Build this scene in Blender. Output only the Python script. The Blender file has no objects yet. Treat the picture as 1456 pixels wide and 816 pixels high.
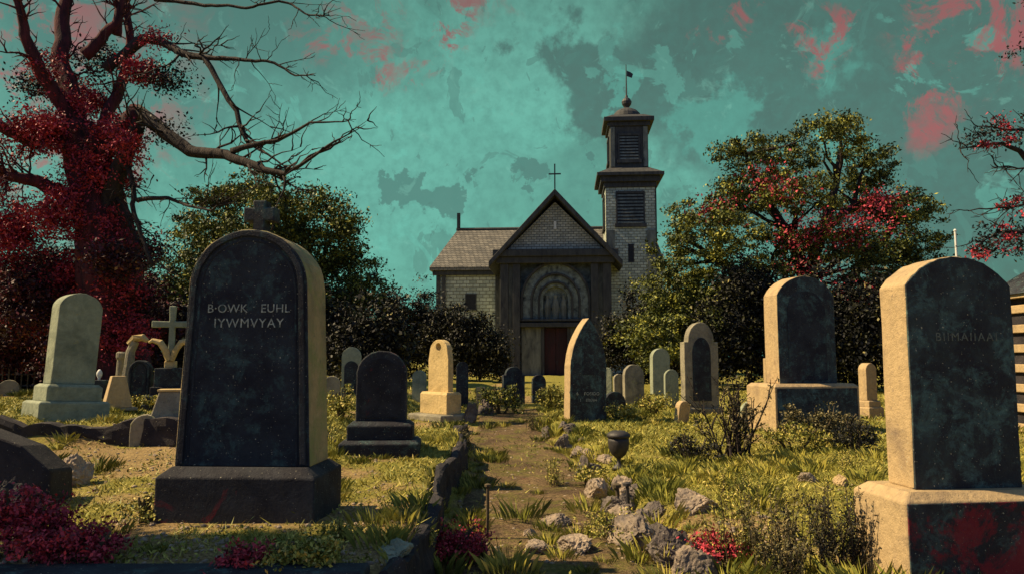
import bpy, bmesh, math, random
import numpy as np
from mathutils import Vector, Matrix, noise as mnoise

random.seed(7)
RNG = np.random.default_rng(11)
R = math.radians
SC = bpy.context.scene
COL = SC.collection
PI = math.pi

# ------------------------------------------------------------------ camera maths
CAM_Z = 1.7
LENS = 26.0
F = 1456 * LENS / 36.0
PITCH = math.atan(102 / F)
SP, CP = math.sin(PITCH), math.cos(PITCH)

def ray(u, v):
    r, up = (u - 728) / F, (408 - v) / F
    return Vector((r, CP - up * SP, SP + up * CP))

def at_depth(u, v, Y):
    d = ray(u, v)
    return Vector((d.x / d.y * Y, Y, CAM_Z + d.z / d.y * Y))

# ------------------------------------------------------------------ terrain
_perm = np.random.default_rng(3).random((64, 64))
def vnoise(x, y):
    x = np.asarray(x, float); y = np.asarray(y, float)
    xi = np.floor(x).astype(int); yi = np.floor(y).astype(int)
    fx = x - xi; fy = y - yi
    fx = fx * fx * (3 - 2 * fx); fy = fy * fy * (3 - 2 * fy)
    a = _perm[xi % 64, yi % 64]; b = _perm[(xi + 1) % 64, yi % 64]
    c = _perm[xi % 64, (yi + 1) % 64]; d = _perm[(xi + 1) % 64, (yi + 1) % 64]
    return (a * (1 - fx) + b * fx) * (1 - fy) + (c * (1 - fx) + d * fx) * fy

def fbm(x, y, o=4):
    s = 0; a = 0.5; t = 0
    for k in range(o):
        s = s + a * vnoise(x * 2 ** k + 17.3 * k, y * 2 ** k + 5.1 * k); t += a; a *= 0.5
    return s / t

def sm(a, b, x):
    t = np.clip((np.asarray(x, float) - a) / (b - a), 0, 1)
    return t * t * (3 - 2 * t)

def left_edge(y):
    return -0.66 - 0.25 * sm(9, 16, y) + 0.07 * np.sin(np.asarray(y) * 1.3)

def right_edge(y):
    return 1.42 - 0.6 * sm(8, 16, y) + 0.10 * np.sin(np.asarray(y) * 1.1 + 1)

def ground_z(x, y):
    x = np.asarray(x, float); y = np.asarray(y, float)
    z = 0.55 * sm(6, 24, y)
    le = left_edge(y); re = right_edge(y)
    ter = 0.42 * (1 - 0.85 * sm(8.5, 17, y)) * sm(4.42, 4.56, y)
    z = z + ter * sm(0.0, 0.16, le - x)
    up = 0.30 * sm(10.5, 10.9, y + 0.15 * np.sin(x * 1.7)) * sm(2.3, 3.0, -x) * (1 - 0.7 * sm(15, 24, y))
    z = z + up
    z = z + 0.15 * sm(-0.05, 0.25, x - re) * (1 - sm(14, 20, y))
    on_path = sm(0, 0.25, x - le) * sm(0, 0.25, re - x)
    z = z + (0.10 * (fbm(x * 0.5, y * 0.5, 3) - 0.5) + 0.035 * (fbm(x * 2.3, y * 2.3, 3) - 0.5)) * (1 - 0.6 * on_path)
    z = z + 0.10 * sm(0.55, 0.8, fbm(x * 0.8 + 40, y * 0.8 + 9, 3)) * (1 - on_path) * sm(7, 9, y)
    z = z + 1.5 * sm(60, 200, y)
    return z

def gz(x, y):
    return float(ground_z(x, y))

def at(u, v, far=60):
    d = ray(u, v)
    t = np.arange(2.5, far, 0.02)
    X = d.x / d.y * t; Z = CAM_Z + d.z / d.y * t
    hit = np.nonzero(Z <= ground_z(X, t))[0]
    Y = t[hit[0]] if len(hit) else far
    X = d.x / d.y * Y
    return Vector((X, Y, gz(X, Y)))

def px(n, Y):
    return n * Y / F

# ------------------------------------------------------------------ naming / tagging
def tag(o, label=None, cat=None, group=None, kind=None):
    if label: o['label'] = label
    if cat: o['category'] = cat
    if group: o['group'] = group
    if kind: o['kind'] = kind
    return o

def empty(name, loc, rz=0.0, label=None, cat=None, group=None, tilt=(0, 0)):
    o = bpy.data.objects.new(name, None); COL.objects.link(o)
    o.empty_display_size = 0.2
    o.location = loc; o.rotation_euler = (tilt[0], tilt[1], rz)
    return tag(o, label, cat, group)

# ------------------------------------------------------------------ mesh builder
class MB:
    def __init__(s):
        s.v = []; s.f = []
    def add(s, vs, fs):
        n = len(s.v)
        s.v += [tuple(p) for p in vs]
        s.f += [tuple(i + n for i in f) for f in fs]
        return s
    def box(s, x0, x1, y0, y1, z0, z1, tx=0.0, ty=0.0):
        """box; tx/ty shrink the top on each side"""
        vs = [(x0, y0, z0), (x1, y0, z0), (x1, y1, z0), (x0, y1, z0),
              (x0 + tx, y0 + ty, z1), (x1 - tx, y0 + ty, z1), (x1 - tx, y1 - ty, z1), (x0 + tx, y1 - ty, z1)]
        return s.add(vs, [(3, 2, 1, 0), (4, 5, 6, 7), (0, 1, 5, 4), (1, 2, 6, 5), (2, 3, 7, 6), (3, 0, 4, 7)])
    def prism(s, pts, y0, y1):
        """outline of (x, z), counter-clockwise seen from the front (-y), from y0 (front) to y1"""
        n = len(pts)
        vs = [(x, y0, z) for x, z in pts] + [(x, y1, z) for x, z in pts]
        fs = [tuple(range(n)), tuple(range(2 * n - 1, n - 1, -1))]
        for i in range(n):
            j = (i + 1) % n
            fs.append((j, i, i + n, j + n))
        return s.add(vs, fs)
    def band(s, outer, inner, y0, y1):
        """open strip between two equally long outlines"""
        n = len(outer)
        vs = [(x, y0, z) for x, z in outer] + [(x, y0, z) for x, z in inner] + [(x, y1, z) for x, z in outer] + [(x, y1, z) for x, z in inner]
        fs = []
        for i in range(n - 1):
            j = i + 1
            fs += [(i, j, n + j, n + i), (2 * n + i, 3 * n + i, 3 * n + j, 2 * n + j),
                   (j, i, 2 * n + i, 2 * n + j), (n + i, n + j, 3 * n + j, 3 * n + i)]
        fs += [(0, n, 3 * n, 2 * n), (n - 1, 3 * n - 1, 4 * n - 1, 2 * n - 1)]
        return s.add(vs, fs)
    def tube(s, pts, rad, k=7, wob=0.0, cap=True):
        P = [Vector(p) for p in pts]
        n0 = len(s.v)
        up = Vector((0.31, 0.87, 0.37)).normalized()
        for i, p in enumerate(P):
            d = (P[min(i + 1, len(P) - 1)] - P[max(i - 1, 0)])
            if d.length < 1e-6: d = Vector((0, 0, 1))
            d.normalize()
            a = d.cross(up)
            if a.length < 0.05: a = d.cross(Vector((1, 0, 0)))
            a.normalize(); b = d.cross(a)
            for j in range(k):
                t = 2 * PI * j / k
                r = rad[i] * (1 + wob * (random.random() - 0.5) * 2)
                if k >= 9 and wob: r *= 1 + 0.30 * mnoise.noise(Vector((math.cos(t) * 2.2, math.sin(t) * 2.2, (p.x + p.z) * .45 + 3)))  + .10 * mnoise.noise(Vector((math.cos(t) * 5, math.sin(t) * 5, p.z * 1.1)))
                q = p + (a * math.cos(t) + b * math.sin(t)) * r
                s.v.append(tuple(q))
        for i in range(len(P) - 1):
            for j in range(k):
                j2 = (j + 1) % k
                s.f.append((n0 + i * k + j, n0 + i * k + j2, n0 + (i + 1) * k + j2, n0 + (i + 1) * k + j))
        if cap:
            s.f.append(tuple(n0 + j for j in range(k))[::-1])
            e = n0 + (len(P) - 1) * k
            s.f.append(tuple(e + j for j in range(k)))
        return s
    def lathe(s, prof, k=20):
        n0 = len(s.v)
        for r, z in prof:
            for j in range(k):
                t = 2 * PI * j / k
                s.v.append((r * math.cos(t), r * math.sin(t), z))
        for i in range(len(prof) - 1):
            for j in range(k):
                j2 = (j + 1) % k
                s.f.append((n0 + i * k + j, n0 + i * k + j2, n0 + (i + 1) * k + j2, n0 + (i + 1) * k + j))
        s.f.append(tuple(n0 + j for j in range(k))[::-1])
        e = n0 + (len(prof) - 1) * k
        s.f.append(tuple(e + j for j in range(k)))
        return s
    def build(s, name, m, parent=None, loc=None, rot=None, bevel=0.0, smooth=False, seg=2):
        me = bpy.data.meshes.new(name)
        me.from_pydata(s.v, [], s.f); me.update()
        bm = bmesh.new(); bm.from_mesh(me)
        bmesh.ops.recalc_face_normals(bm, faces=bm.faces)
        bm.to_mesh(me); bm.free()
        if m: me.materials.append(m)
        if smooth:
            me.polygons.foreach_set('use_smooth', [True] * len(me.polygons))
        o = bpy.data.objects.new(name, me); COL.objects.link(o)
        if parent: o.parent = parent
        if loc is not None: o.location = loc
        if rot is not None: o.rotation_euler = rot
        if bevel:
            b = o.modifiers.new('Bevel', 'BEVEL'); b.width = bevel; b.segments = seg
            b.limit_method = 'ANGLE'; b.angle_limit = R(40); b.harden_normals = False
        return o

# ------------------------------------------------------------------ materials
def newmat(name):
    m = bpy.data.materials.new(name); m.use_nodes = True
    nt = m.node_tree; nt.nodes.clear()
    out = nt.nodes.new('ShaderNodeOutputMaterial')
    b = nt.nodes.new('ShaderNodeBsdfPrincipled')
    nt.links.new(b.outputs[0], out.inputs[0])
    return m, nt, b

def N(nt, t, **kw):
    n = nt.nodes.new(t)
    for k, v in kw.items():
        if k in n.inputs.keys():
            n.inputs[k].default_value = v
        else:
            setattr(n, k, v)
    return n

def ramp(nt, fac, stops, interp='LINEAR'):
    r = nt.nodes.new('ShaderNodeValToRGB'); r.color_ramp.interpolation = interp
    el = r.color_ramp.elements
    while len(el) < len(stops): el.new(0.5)
    for e, (p, c) in zip(el, stops):
        e.position = p
        e.color = (c[0], c[1], c[2], 1) if not isinstance(c, (int, float)) else (c, c, c, 1)
    nt.links.new(fac, r.inputs[0])
    return r.outputs[0]

def mixc(nt, fac, a, b, mode='MIX'):
    n = nt.nodes.new('ShaderNodeMix'); n.data_type = 'RGBA'; n.blend_type = mode
    for s, val in ((n.inputs[0], fac), (n.inputs[6], a), (n.inputs[7], b)):
        if hasattr(val, 'is_linked') or hasattr(val, 'links'): nt.links.new(val, s)
        elif isinstance(val, (int, float)): s.default_value = val
        else: s.default_value = (val[0], val[1], val[2], 1)
    return n.outputs[2]

def coords(nt, scale=(1, 1, 1), rnd=True, kind='Object'):
    tc = nt.nodes.new('ShaderNodeTexCoord')
    mp = nt.nodes.new('ShaderNodeMapping'); mp.inputs['Scale'].default_value = scale
    nt.links.new(tc.outputs[kind], mp.inputs[0])
    if rnd:
        oi = nt.nodes.new('ShaderNodeObjectInfo')
        mu = nt.nodes.new('ShaderNodeMath'); mu.operation = 'MULTIPLY'; mu.inputs[1].default_value = 37.0
        nt.links.new(oi.outputs['Random'], mu.inputs[0])
        nt.links.new(mu.outputs[0], mp.inputs['Location'])
    return mp.outputs[0]

def noise_t(nt, vec, scale, detail=6, rough=0.6, dist=0.0):
    n = nt.nodes.new('ShaderNodeTexNoise')
    n.inputs['Scale'].default_value = scale; n.inputs['Detail'].default_value = detail
    n.inputs['Roughness'].default_value = rough; n.inputs['Distortion'].default_value = dist
    nt.links.new(vec, n.inputs['Vector'])
    return n.outputs['Fac']

def bump(nt, b, h, strength=0.4, dist=0.02):
    bp = nt.nodes.new('ShaderNodeBump'); bp.inputs['Strength'].default_value = strength
    bp.inputs['Distance'].default_value = dist
    nt.links.new(h, bp.inputs['Height']); nt.links.new(bp.outputs[0], b.inputs['Normal'])

def stone(name, base, dark, lichen, cover=0.5, lich=0.55, red=0.0, rough=0.85, streak=0.35, speck=(0.45, 0.42, 0.30), lsoft=0.08, lscale=4.6):
    """weathered stone: sooty crust patches, rain streaks, lichen spots, pale flecks"""
    m, nt, b = newmat(name)
    v = coords(nt)
    vs = coords(nt, (1, 1, 0.18))
    n1 = noise_t(nt, v, 2.2, 9, 0.66, 0.4)
    crust = ramp(nt, n1, [(cover - 0.10, 0), (cover + 0.10, 1)])
    c = mixc(nt, crust, base, dark)
    n2 = noise_t(nt, v, 16, 6, 0.7)
    c = mixc(nt, ramp(nt, n2, [(0.35, 0), (0.7, 0.6)]), c, [x * 0.55 for x in base])
    st = noise_t(nt, vs, 9, 5, 0.6)
    c = mixc(nt, ramp(nt, st, [(0.5, 0), (0.72, streak)]), c, dark)
    n3 = noise_t(nt, v, lscale, 12, 0.78, 0.3)
    c = mixc(nt, ramp(nt, n3, [(lich, 0), (lich + lsoft, 0.85)]), c, lichen)
    pit = noise_t(nt, v, 26, 8, 0.7)
    c = mixc(nt, ramp(nt, pit, [(0.60, 0), (0.66, 0.75)]), c, dark)
    n4 = noise_t(nt, v, 60, 3, 0.5)
    c = mixc(nt, ramp(nt, n4, [(0.69, 0), (0.72, 0.8)]), c, speck)
    if red:
        n5 = noise_t(nt, v, 1.6, 10, 0.74, 0.6)
        c = mixc(nt, ramp(nt, n5, [(1 - red, 0), (1 - red + 0.06, 0.8)]), c, (0.22, 0.016, 0.025))
    nt.links.new(c, b.inputs['Base Color'])
    b.inputs['Roughness'].default_value = rough
    b.inputs['Specular IOR Level'].default_value = 0.25
    hsum = nt.nodes.new('ShaderNodeMath'); hsum.operation = 'ADD'
    nt.links.new(n2, hsum.inputs[0]); nt.links.new(n1, hsum.inputs[1])
    h2 = nt.nodes.new('ShaderNodeMath'); h2.operation = 'MULTIPLY_ADD'; h2.inputs[1].default_value = 0.35
    nt.links.new(noise_t(nt, v, 75, 4, 0.7), h2.inputs[0]); nt.links.new(hsum.outputs[0], h2.inputs[2])
    bump(nt, b, h2.outputs[0], 0.55, 0.03)
    return m

M = {}
M['sandstone'] = stone('sandstone', (0.47, 0.34, 0.18), (0.19, 0.14, 0.10), (0.30, 0.235, 0.24), 0.63, 0.64)
M['sandstone_red'] = stone('sandstone_red', (0.47, 0.34, 0.18), (0.19, 0.14, 0.10), (0.30, 0.26, 0.24), 0.63, 0.64, red=0.36)
M['lit_sandstone_moss'] = stone('lit_sandstone_moss', (0.47, 0.34, 0.17), (0.17, 0.15, 0.09), (0.24, 0.26, 0.09), 0.56, 0.47, lsoft=.16, lscale=3)  # mossy, and pale so the side of a near-black stone looks sunlit
M['midrock'] = stone('midrock', (0.17, 0.14, 0.12), (0.06, 0.052, 0.05), (0.24, 0.20, 0.12), 0.52, 0.58)
M['slate'] = stone('slate', (0.036, 0.042, 0.050), (0.016, 0.015, 0.022), (0.075, 0.145, 0.135), 0.5, 0.515, lsoft=.18, lscale=5)
M['slate_red'] = stone('slate_red', (0.04, 0.043, 0.05), (0.016, 0.015, 0.02), (0.06, 0.10, 0.09), 0.5, 0.60, red=0.40)
M['grey'] = stone('grey', (0.30, 0.27, 0.19), (0.09, 0.085, 0.075), (0.30, 0.30, 0.14), 0.55, 0.56)
M['mossy'] = stone('mossy', (0.30, 0.33, 0.23), (0.13, 0.15, 0.11), (0.42, 0.34, 0.08), 0.58, 0.62)
M['yellow'] = stone('yellow', (0.60, 0.44, 0.20), (0.30, 0.22, 0.09), (0.30, 0.27, 0.06), 0.62, 0.60)
M['shaded_mould'] = stone('shaded_mould', (0.055, 0.075, 0.075), (0.022, 0.020, 0.026), (0.105, 0.20, 0.185), 0.46, 0.495, streak=.7, lsoft=.17, lscale=6)  # teal mould on a base darkened to stand in for shaded fronts
M['shaded_mould_red'] = stone('shaded_mould_red', (0.055, 0.06, 0.065), (0.022, 0.020, 0.026), (0.09, 0.16, 0.15), 0.46, 0.50, red=0.48, streak=.6, lsoft=.18, lscale=6)  # same shade-darkened base, with mould and red stains
M['rock'] = stone('rock', (0.40, 0.31, 0.22), (0.10, 0.085, 0.08), (0.28, 0.24, 0.12), 0.54, 0.60)
M['darkrock'] = stone('darkrock', (0.045, 0.038, 0.04), (0.016, 0.015, 0.02), (0.12, 0.10, 0.06), 0.5, 0.62)

def simple(name, c1, c2, scale=8, rough=0.8, bstr=0.4, stretch=(1, 1, 1), spec=0.25):
    m, nt, b = newmat(name)
    v = coords(nt, stretch)
    n = noise_t(nt, v, scale, 8, 0.65, 0.3)
    c = ramp(nt, n, [(0.3, c1), (0.7, c2)])
    nt.links.new(c, b.inputs['Base Color']); b.inputs['Roughness'].default_value = rough
    b.inputs['Specular IOR Level'].default_value = spec
    bump(nt, b, n, bstr, 0.06 if 'bark' in name else 0.03)
    return m

M['bark'] = simple('bark', (0.012, 0.010, 0.010), (0.048, 0.034, 0.028), 9, 0.9, 0.9, (1, 1, 0.3))
M['bark_red'] = simple('bark_red', (0.008, 0.007, 0.009), (0.12, 0.026, 0.03), 6, 0.95, 1.0, (1, 1, 0.16))
M['twig'] = simple('twig', (0.05, 0.04, 0.025), (0.12, 0.09, 0.05), 12, 0.9, 0.3)
M['iron'] = simple('iron', (0.012, 0.012, 0.014), (0.04, 0.033, 0.03), 20, 0.6, 0.2, spec=0.5)
M['letter'] = simple('letter', (0.06, 0.08, 0.075), (0.62, 0.64, 0.52), 30, 0.8, 0.2)
M['letter_faint'] = simple('letter_faint', (0.05, 0.06, 0.055), (0.20, 0.22, 0.18), 40, 0.8, 0.2)
M['timber'] = simple('timber', (0.022, 0.024, 0.028), (0.075, 0.075, 0.07), 5, 0.8, 0.5, (1, 1, 0.25))
M['timber_pale'] = simple('timber_pale', (0.05, 0.055, 0.052), (0.22, 0.23, 0.19), 3.2, 0.85, 0.5, (1, 1, 0.3))
M['mural'] = simple('mural', (0.012, 0.015, 0.02), (0.27, 0.32, 0.29), 2.6, 0.85, 0.6)
M['door'] = simple('door', (0.014, 0.010, 0.012), (0.055, 0.014, 0.016), 4, 0.7, 0.4, (1, 1, 0.2))
M['void'] = simple('void', (0.01, 0.01, 0.013), (0.025, 0.025, 0.028), 6, 0.6, 0.2)
M['white'] = simple('white', (0.55, 0.55, 0.50), (0.75, 0.74, 0.68), 10, 0.6, 0.1)

def brick(name, c1, c2, mortar, bw, bh, dirt=0.5, axis='XZ', ms=0.012):
    m, nt, b = newmat(name)
    tc = nt.nodes.new('ShaderNodeTexCoord')
    sep = nt.nodes.new('ShaderNodeSeparateXYZ'); nt.links.new(tc.outputs['Object'], sep.inputs[0])
    add = nt.nodes.new('ShaderNodeMath'); add.operation = 'ADD'
    nt.links.new(sep.outputs['X'], add.inputs[0]); nt.links.new(sep.outputs['Y'], add.inputs[1])
    cmb = nt.nodes.new('ShaderNodeCombineXYZ')
    nt.links.new(add.outputs[0], cmb.inputs[0]); nt.links.new(sep.outputs['Z'], cmb.inputs[1])
    br = nt.nodes.new('ShaderNodeTexBrick')
    nt.links.new(cmb.outputs[0], br.inputs['Vector'])
    br.inputs['Scale'].default_value = 1.0
    br.inputs['Brick Width'].default_value = bw; br.inputs['Row Height'].default_value = bh
    br.inputs['Mortar Size'].default_value = ms; br.inputs['Mortar Smooth'].default_value = 0.4
    br.inputs['Color1'].default_value = (*c1, 1); br.inputs['Color2'].default_value = (*c2, 1)
    br.inputs['Mortar'].default_value = (*mortar, 1)
    v = coords(nt, rnd=False)
    n1 = noise_t(nt, v, 0.9, 9, 0.68, 0.5)
    c = mixc(nt, ramp(nt, n1, [(dirt - 0.08, 0), (dirt + 0.14, 0.75)]), br.outputs[0], [x * 0.32 for x in c1])
    n2 = noise_t(nt, v, 7, 5, 0.7)
    c = mixc(nt, ramp(nt, n2, [(0.4, 0), (0.75, 0.5)]), c, [x * 0.5 for x in c2])
    nt.links.new(c, b.inputs['Base Color']); b.inputs['Roughness'].default_value = 0.9
    b.inputs['Specular IOR Level'].default_value = 0.2
    sub = nt.nodes.new('ShaderNodeMath'); sub.operation = 'SUBTRACT'
    nt.links.new(n2, sub.inputs[0]); nt.links.new(br.outputs['Fac'], sub.inputs[1])
    bump(nt, b, sub.outputs[0], 0.7, 0.03)
    return m

M['brick'] = brick('brick', (0.58, 0.62, 0.50), (0.34, 0.38, 0.31), (0.16, 0.15, 0.12), 0.42, 0.20, 0.62, ms=0.025)
M['rubble'] = brick('rubble', (0.60, 0.63, 0.51), (0.34, 0.37, 0.30), (0.18, 0.17, 0.13), 0.50, 0.26, 0.58, ms=0.03)
M['shingle'] = brick('shingle', (0.50, 0.49, 0.40), (0.32, 0.32, 0.27), (0.06, 0.06, 0.055), 0.36, 0.17, 0.62, ms=0.02)
M['slate_roof'] = brick('slate_roof', (0.24, 0.22, 0.18), (0.13, 0.125, 0.11), (0.04, 0.04, 0.04), 0.34, 0.22, 0.6, ms=0.02)
M['ashlar'] = brick('ashlar', (0.55, 0.44, 0.24), (0.40, 0.28, 0.17), (0.035, 0.03, 0.03), 0.7, 0.19, 0.60, ms=0.05)

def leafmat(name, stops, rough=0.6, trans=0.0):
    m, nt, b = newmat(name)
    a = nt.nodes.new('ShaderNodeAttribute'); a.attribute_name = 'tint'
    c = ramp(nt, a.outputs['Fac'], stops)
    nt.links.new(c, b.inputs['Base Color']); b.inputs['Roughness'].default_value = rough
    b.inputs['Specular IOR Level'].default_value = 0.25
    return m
M['leaf'] = leafmat('leaf', [(0.0, (0.010, 0.015, 0.008)), (0.40, (0.05, 0.066, 0.014)), (0.70, (0.18, 0.195, 0.03)), (1.0, (0.44, 0.40, 0.055))])
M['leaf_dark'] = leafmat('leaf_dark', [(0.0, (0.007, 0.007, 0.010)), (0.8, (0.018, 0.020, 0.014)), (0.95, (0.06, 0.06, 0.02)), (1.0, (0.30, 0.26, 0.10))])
M['leaf_red'] = leafmat('leaf_red', [(0.0, (0.07, 0.010, 0.017)), (0.45, (0.31, 0.028, 0.045)), (1.0, (0.58, 0.06, 0.085))])
M['leaf_grass'] = leafmat('leaf_grass', [(0.0, (0.06, 0.075, 0.017)), (0.4, (0.21, 0.215, 0.036)), (0.75, (0.42, 0.36, 0.065)), (1.0, (0.55, 0.43, 0.15))])
M['leaf_maroon'] = leafmat('leaf_maroon', [(0.0, (0.014, 0.008, 0.011)), (0.6, (0.05, 0.012, 0.016)), (0.9, (0.16, 0.02, 0.03)), (1.0, (0.3, 0.2, 0.1))])
M['leaf_dry'] = leafmat('leaf_dry', [(0.0, (0.02, 0.02, 0.012)), (0.5, (0.075, 0.07, 0.025)), (1.0, (0.25, 0.20, 0.09))])

# ground: dirt with pebbles, moss where the grass attribute says so
def ground_mat(name, dirt1, dirt2, use_attr=True):
    m, nt, b = newmat(name)
    v = coords(nt, rnd=False)
    n1 = noise_t(nt, v, 1.3, 8, 0.65, 0.4)
    c = ramp(nt, n1, [(0.35, dirt1), (0.65, dirt2)])
    n2 = noise_t(nt, v, 28, 7, 0.75)
    c = mixc(nt, ramp(nt, n2, [(0.42, 0.75), (0.56, 0)]), c, [x * 0.35 for x in dirt1])
    vo = nt.nodes.new('ShaderNodeTexVoronoi'); vo.inputs['Scale'].default_value = 34
    nt.links.new(v, vo.inputs['Vector'])
    peb = ramp(nt, vo.outputs['Distance'], [(0.15, 1), (0.32, 0)])
    n5 = noise_t(nt, v, 9, 3, 0.5)
    peb2 = nt.nodes.new('ShaderNodeMath'); peb2.operation = 'MULTIPLY'
    nt.links.new(peb, peb2.inputs[0]); nt.links.new(ramp(nt, n5, [(0.5, 0), (0.62, 0.8)]), peb2.inputs[1])
    c = mixc(nt, peb2.outputs[0], c, (0.46, 0.36, 0.22))
    if use_attr:
        a = nt.nodes.new('ShaderNodeAttribute'); a.attribute_name = 'grass'
        n3 = noise_t(nt, v, 11, 8, 0.75)
        g = ramp(nt, n3, [(0.3, (0.07, 0.08, 0.018)), (0.5, (0.20, 0.185, 0.035)), (0.72, (0.40, 0.32, 0.07))])
        ad = nt.nodes.new('ShaderNodeMath'); ad.operation = 'MULTIPLY_ADD'; ad.inputs[1].default_value = 0.7
        nt.links.new(n3, ad.inputs[0]); nt.links.new(a.outputs['Fac'], ad.inputs[2])
        c = mixc(nt, ramp(nt, ad.outputs[0], [(0.62, 0), (0.85, 0.92)]), c, g)
    else:
        n3 = noise_t(nt, v, 1.9, 10, 0.78, 0.6)
        g = ramp(nt, noise_t(nt, v, 14, 6, 0.75), [(0.3, (0.04, 0.045, 0.013)), (0.6, (0.16, 0.145, 0.035)), (0.75, (0.32, 0.25, 0.08))])
        c = mixc(nt, ramp(nt, n3, [(0.47, 0), (0.58, 0.9)]), c, g)
        c = mixc(nt, ramp(nt, noise_t(nt, v, 3.1, 9, 0.75, 1.0), [(0.52, 0), (0.64, 0.7)]), c, (0.05, 0.035, 0.025))
    nr = noise_t(nt, v, 0.8, 9, 0.72, 0.8)
    c = mixc(nt, ramp(nt, nr, [(0.63, 0), (0.70, 0.55)]), c, (0.15, 0.03, 0.03))
    nt.links.new(c, b.inputs['Base Color']); b.inputs['Roughness'].default_value = 0.95
    b.inputs['Specular IOR Level'].default_value = 0.1
    ad2 = nt.nodes.new('ShaderNodeMath'); ad2.operation = 'ADD'
    nt.links.new(n2, ad2.inputs[0]); nt.links.new(peb2.outputs[0], ad2.inputs[1])
    bump(nt, b, ad2.outputs[0], 0.9, 0.035)
    return m
M['ground'] = ground_mat('ground', (0.29, 0.20, 0.088), (0.44, 0.31, 0.14))
M['path'] = ground_mat('path', (0.11, 0.072, 0.045), (0.28, 0.19, 0.095), False)

# ------------------------------------------------------------------ ground sheet
def spaced(lo, hi, step, far_lo, far_hi):
    a = list(np.arange(lo, hi + 1e-6, step))
    s = step; x = hi
    while x < far_hi: s *= 1.25; x += s; a.append(x)
    s = step; x = lo
    while x > far_lo: s *= 1.25; x -= s; a.insert(0, x)
    return np.array(a)

def grass_mask(x, y):
    n = fbm(x * 0.45 + 3, y * 0.45 + 8, 4)
    n2 = fbm(x * 1.7 + 31, y * 1.7 + 2, 3)
    bias = np.where(x > right_edge(y), 0.13, 0.0)
    bias = bias + 0.12 * sm(9.5, 12, y) + np.where(x < left_edge(y), .07, 0)
    bias = bias - 0.10 * sm(0, 0.4, x - left_edge(y)) * sm(0, 0.4, right_edge(y) - x)
    return np.clip((0.6 * n + 0.4 * n2 + bias - 0.42) * 3.2, 0, 1)

xs = spaced(-9, 9, 0.075, -420, 420)
ys = spaced(3.2, 22, 0.075, -12, 700)
GX, GY = np.meshgrid(xs, ys)
GZ = ground_z(GX, GY)
nx, ny = len(xs), len(ys)
me = bpy.data.meshes.new('ground')
co = np.stack([GX, GY, GZ], -1).reshape(-1, 3)
idx = np.arange(nx * ny).reshape(ny, nx)
fq = np.stack([idx[:-1, :-1], idx[:-1, 1:], idx[1:, 1:], idx[1:, :-1]], -1).reshape(-1, 4)

def mesh_np(name, co, fq, mat, parent=None, smooth=False, tint=None):
    me = bpy.data.meshes.new(name)
    n, k = fq.shape
    me.vertices.add(len(co)); me.vertices.foreach_set('co', np.ascontiguousarray(co, np.float32).ravel())
    me.loops.add(n * k); me.loops.foreach_set('vertex_index', np.ascontiguousarray(fq, np.int32).ravel())
    me.polygons.add(n); me.polygons.foreach_set('loop_start', np.arange(0, n * k, k, dtype=np.int32))
    me.update(calc_edges=True); me.validate()
    if smooth: me.polygons.foreach_set('use_smooth', np.ones(n, bool))
    if tint is not None:
        a = me.attributes.new('tint', 'FLOAT', 'FACE'); a.data.foreach_set('value', np.ascontiguousarray(tint, np.float32))
    if isinstance(mat, (list, tuple)):
        for mm in mat: me.materials.append(mm)
    else: me.materials.append(mat)
    o = bpy.data.objects.new(name, me); COL.objects.link(o)
    if parent: o.parent = parent
    return o

g = mesh_np('ground', co, fq, M['ground'], smooth=True)
a = g.data.attributes.new('grass', 'FLOAT', 'POINT'); a.data.foreach_set('value', grass_mask(GX, GY).astype(np.float32).ravel())
tag(g, kind='structure')

# path: a sheet a little above the ground with a wandering edge
py = np.arange(3.3, 19, 0.08); nu = 26
PX = []
for y in py:
    l = float(left_edge(y)) + 0.10 + 0.06 * (float(vnoise(y * 2, 3.3)) - .5); r_ = float(right_edge(y)) - 0.12 + 0.35 * (float(vnoise(y * 1.4, 9.1)) - 0.6)
    PX.append(np.linspace(l, r_, nu))
PX = np.array(PX); PY = np.repeat(py[:, None], nu, 1)
PZ = ground_z(PX, PY) + 0.008 + 0.012 * (fbm(PX * 6, PY * 6, 3) - 0.3)
PZ[:, 0] -= 0.03; PZ[:, -1] -= 0.03
idx = np.arange(PX.size).reshape(PX.shape)
fq = np.stack([idx[:-1, :-1], idx[:-1, 1:], idx[1:, 1:], idx[1:, :-1]], -1).reshape(-1, 4)
tag(mesh_np('path', np.stack([PX, PY, PZ], -1).reshape(-1, 3), fq, M['path'], smooth=True), kind='structure')

# ------------------------------------------------------------------ leaves
def leaf_mesh(name, P, size, mat, parent=None, tint=None, up=0.35, aspect=0.55, jitter=0.45):
    """one diamond leaf per point"""
    n = len(P)
    d = RNG.normal(size=(n, 3)); d[:, 2] += 0.2; d /= np.linalg.norm(d, axis=1)[:, None]
    nn = RNG.normal(size=(n, 3)); nn[:, 2] += up * 3; 
    sd = np.cross(d, nn); sd /= (np.linalg.norm(sd, axis=1)[:, None] + 1e-9)
    s = size * (1 + jitter * (RNG.random(n) * 2 - 1))
    a = P - d * (s * 0.5)[:, None]; c = P + d * (s * 0.5)[:, None]
    w = (s * aspect * 0.5)[:, None]
    b = P + sd * w; e = P - sd * w
    co = np.stack([a, b, c, e], 1).reshape(-1, 3)
    fq = np.arange(n * 4).reshape(n, 4)
    if tint is None: tint = RNG.random(n)
    return mesh_np(name, co, fq, mat, parent, tint=tint)

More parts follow.
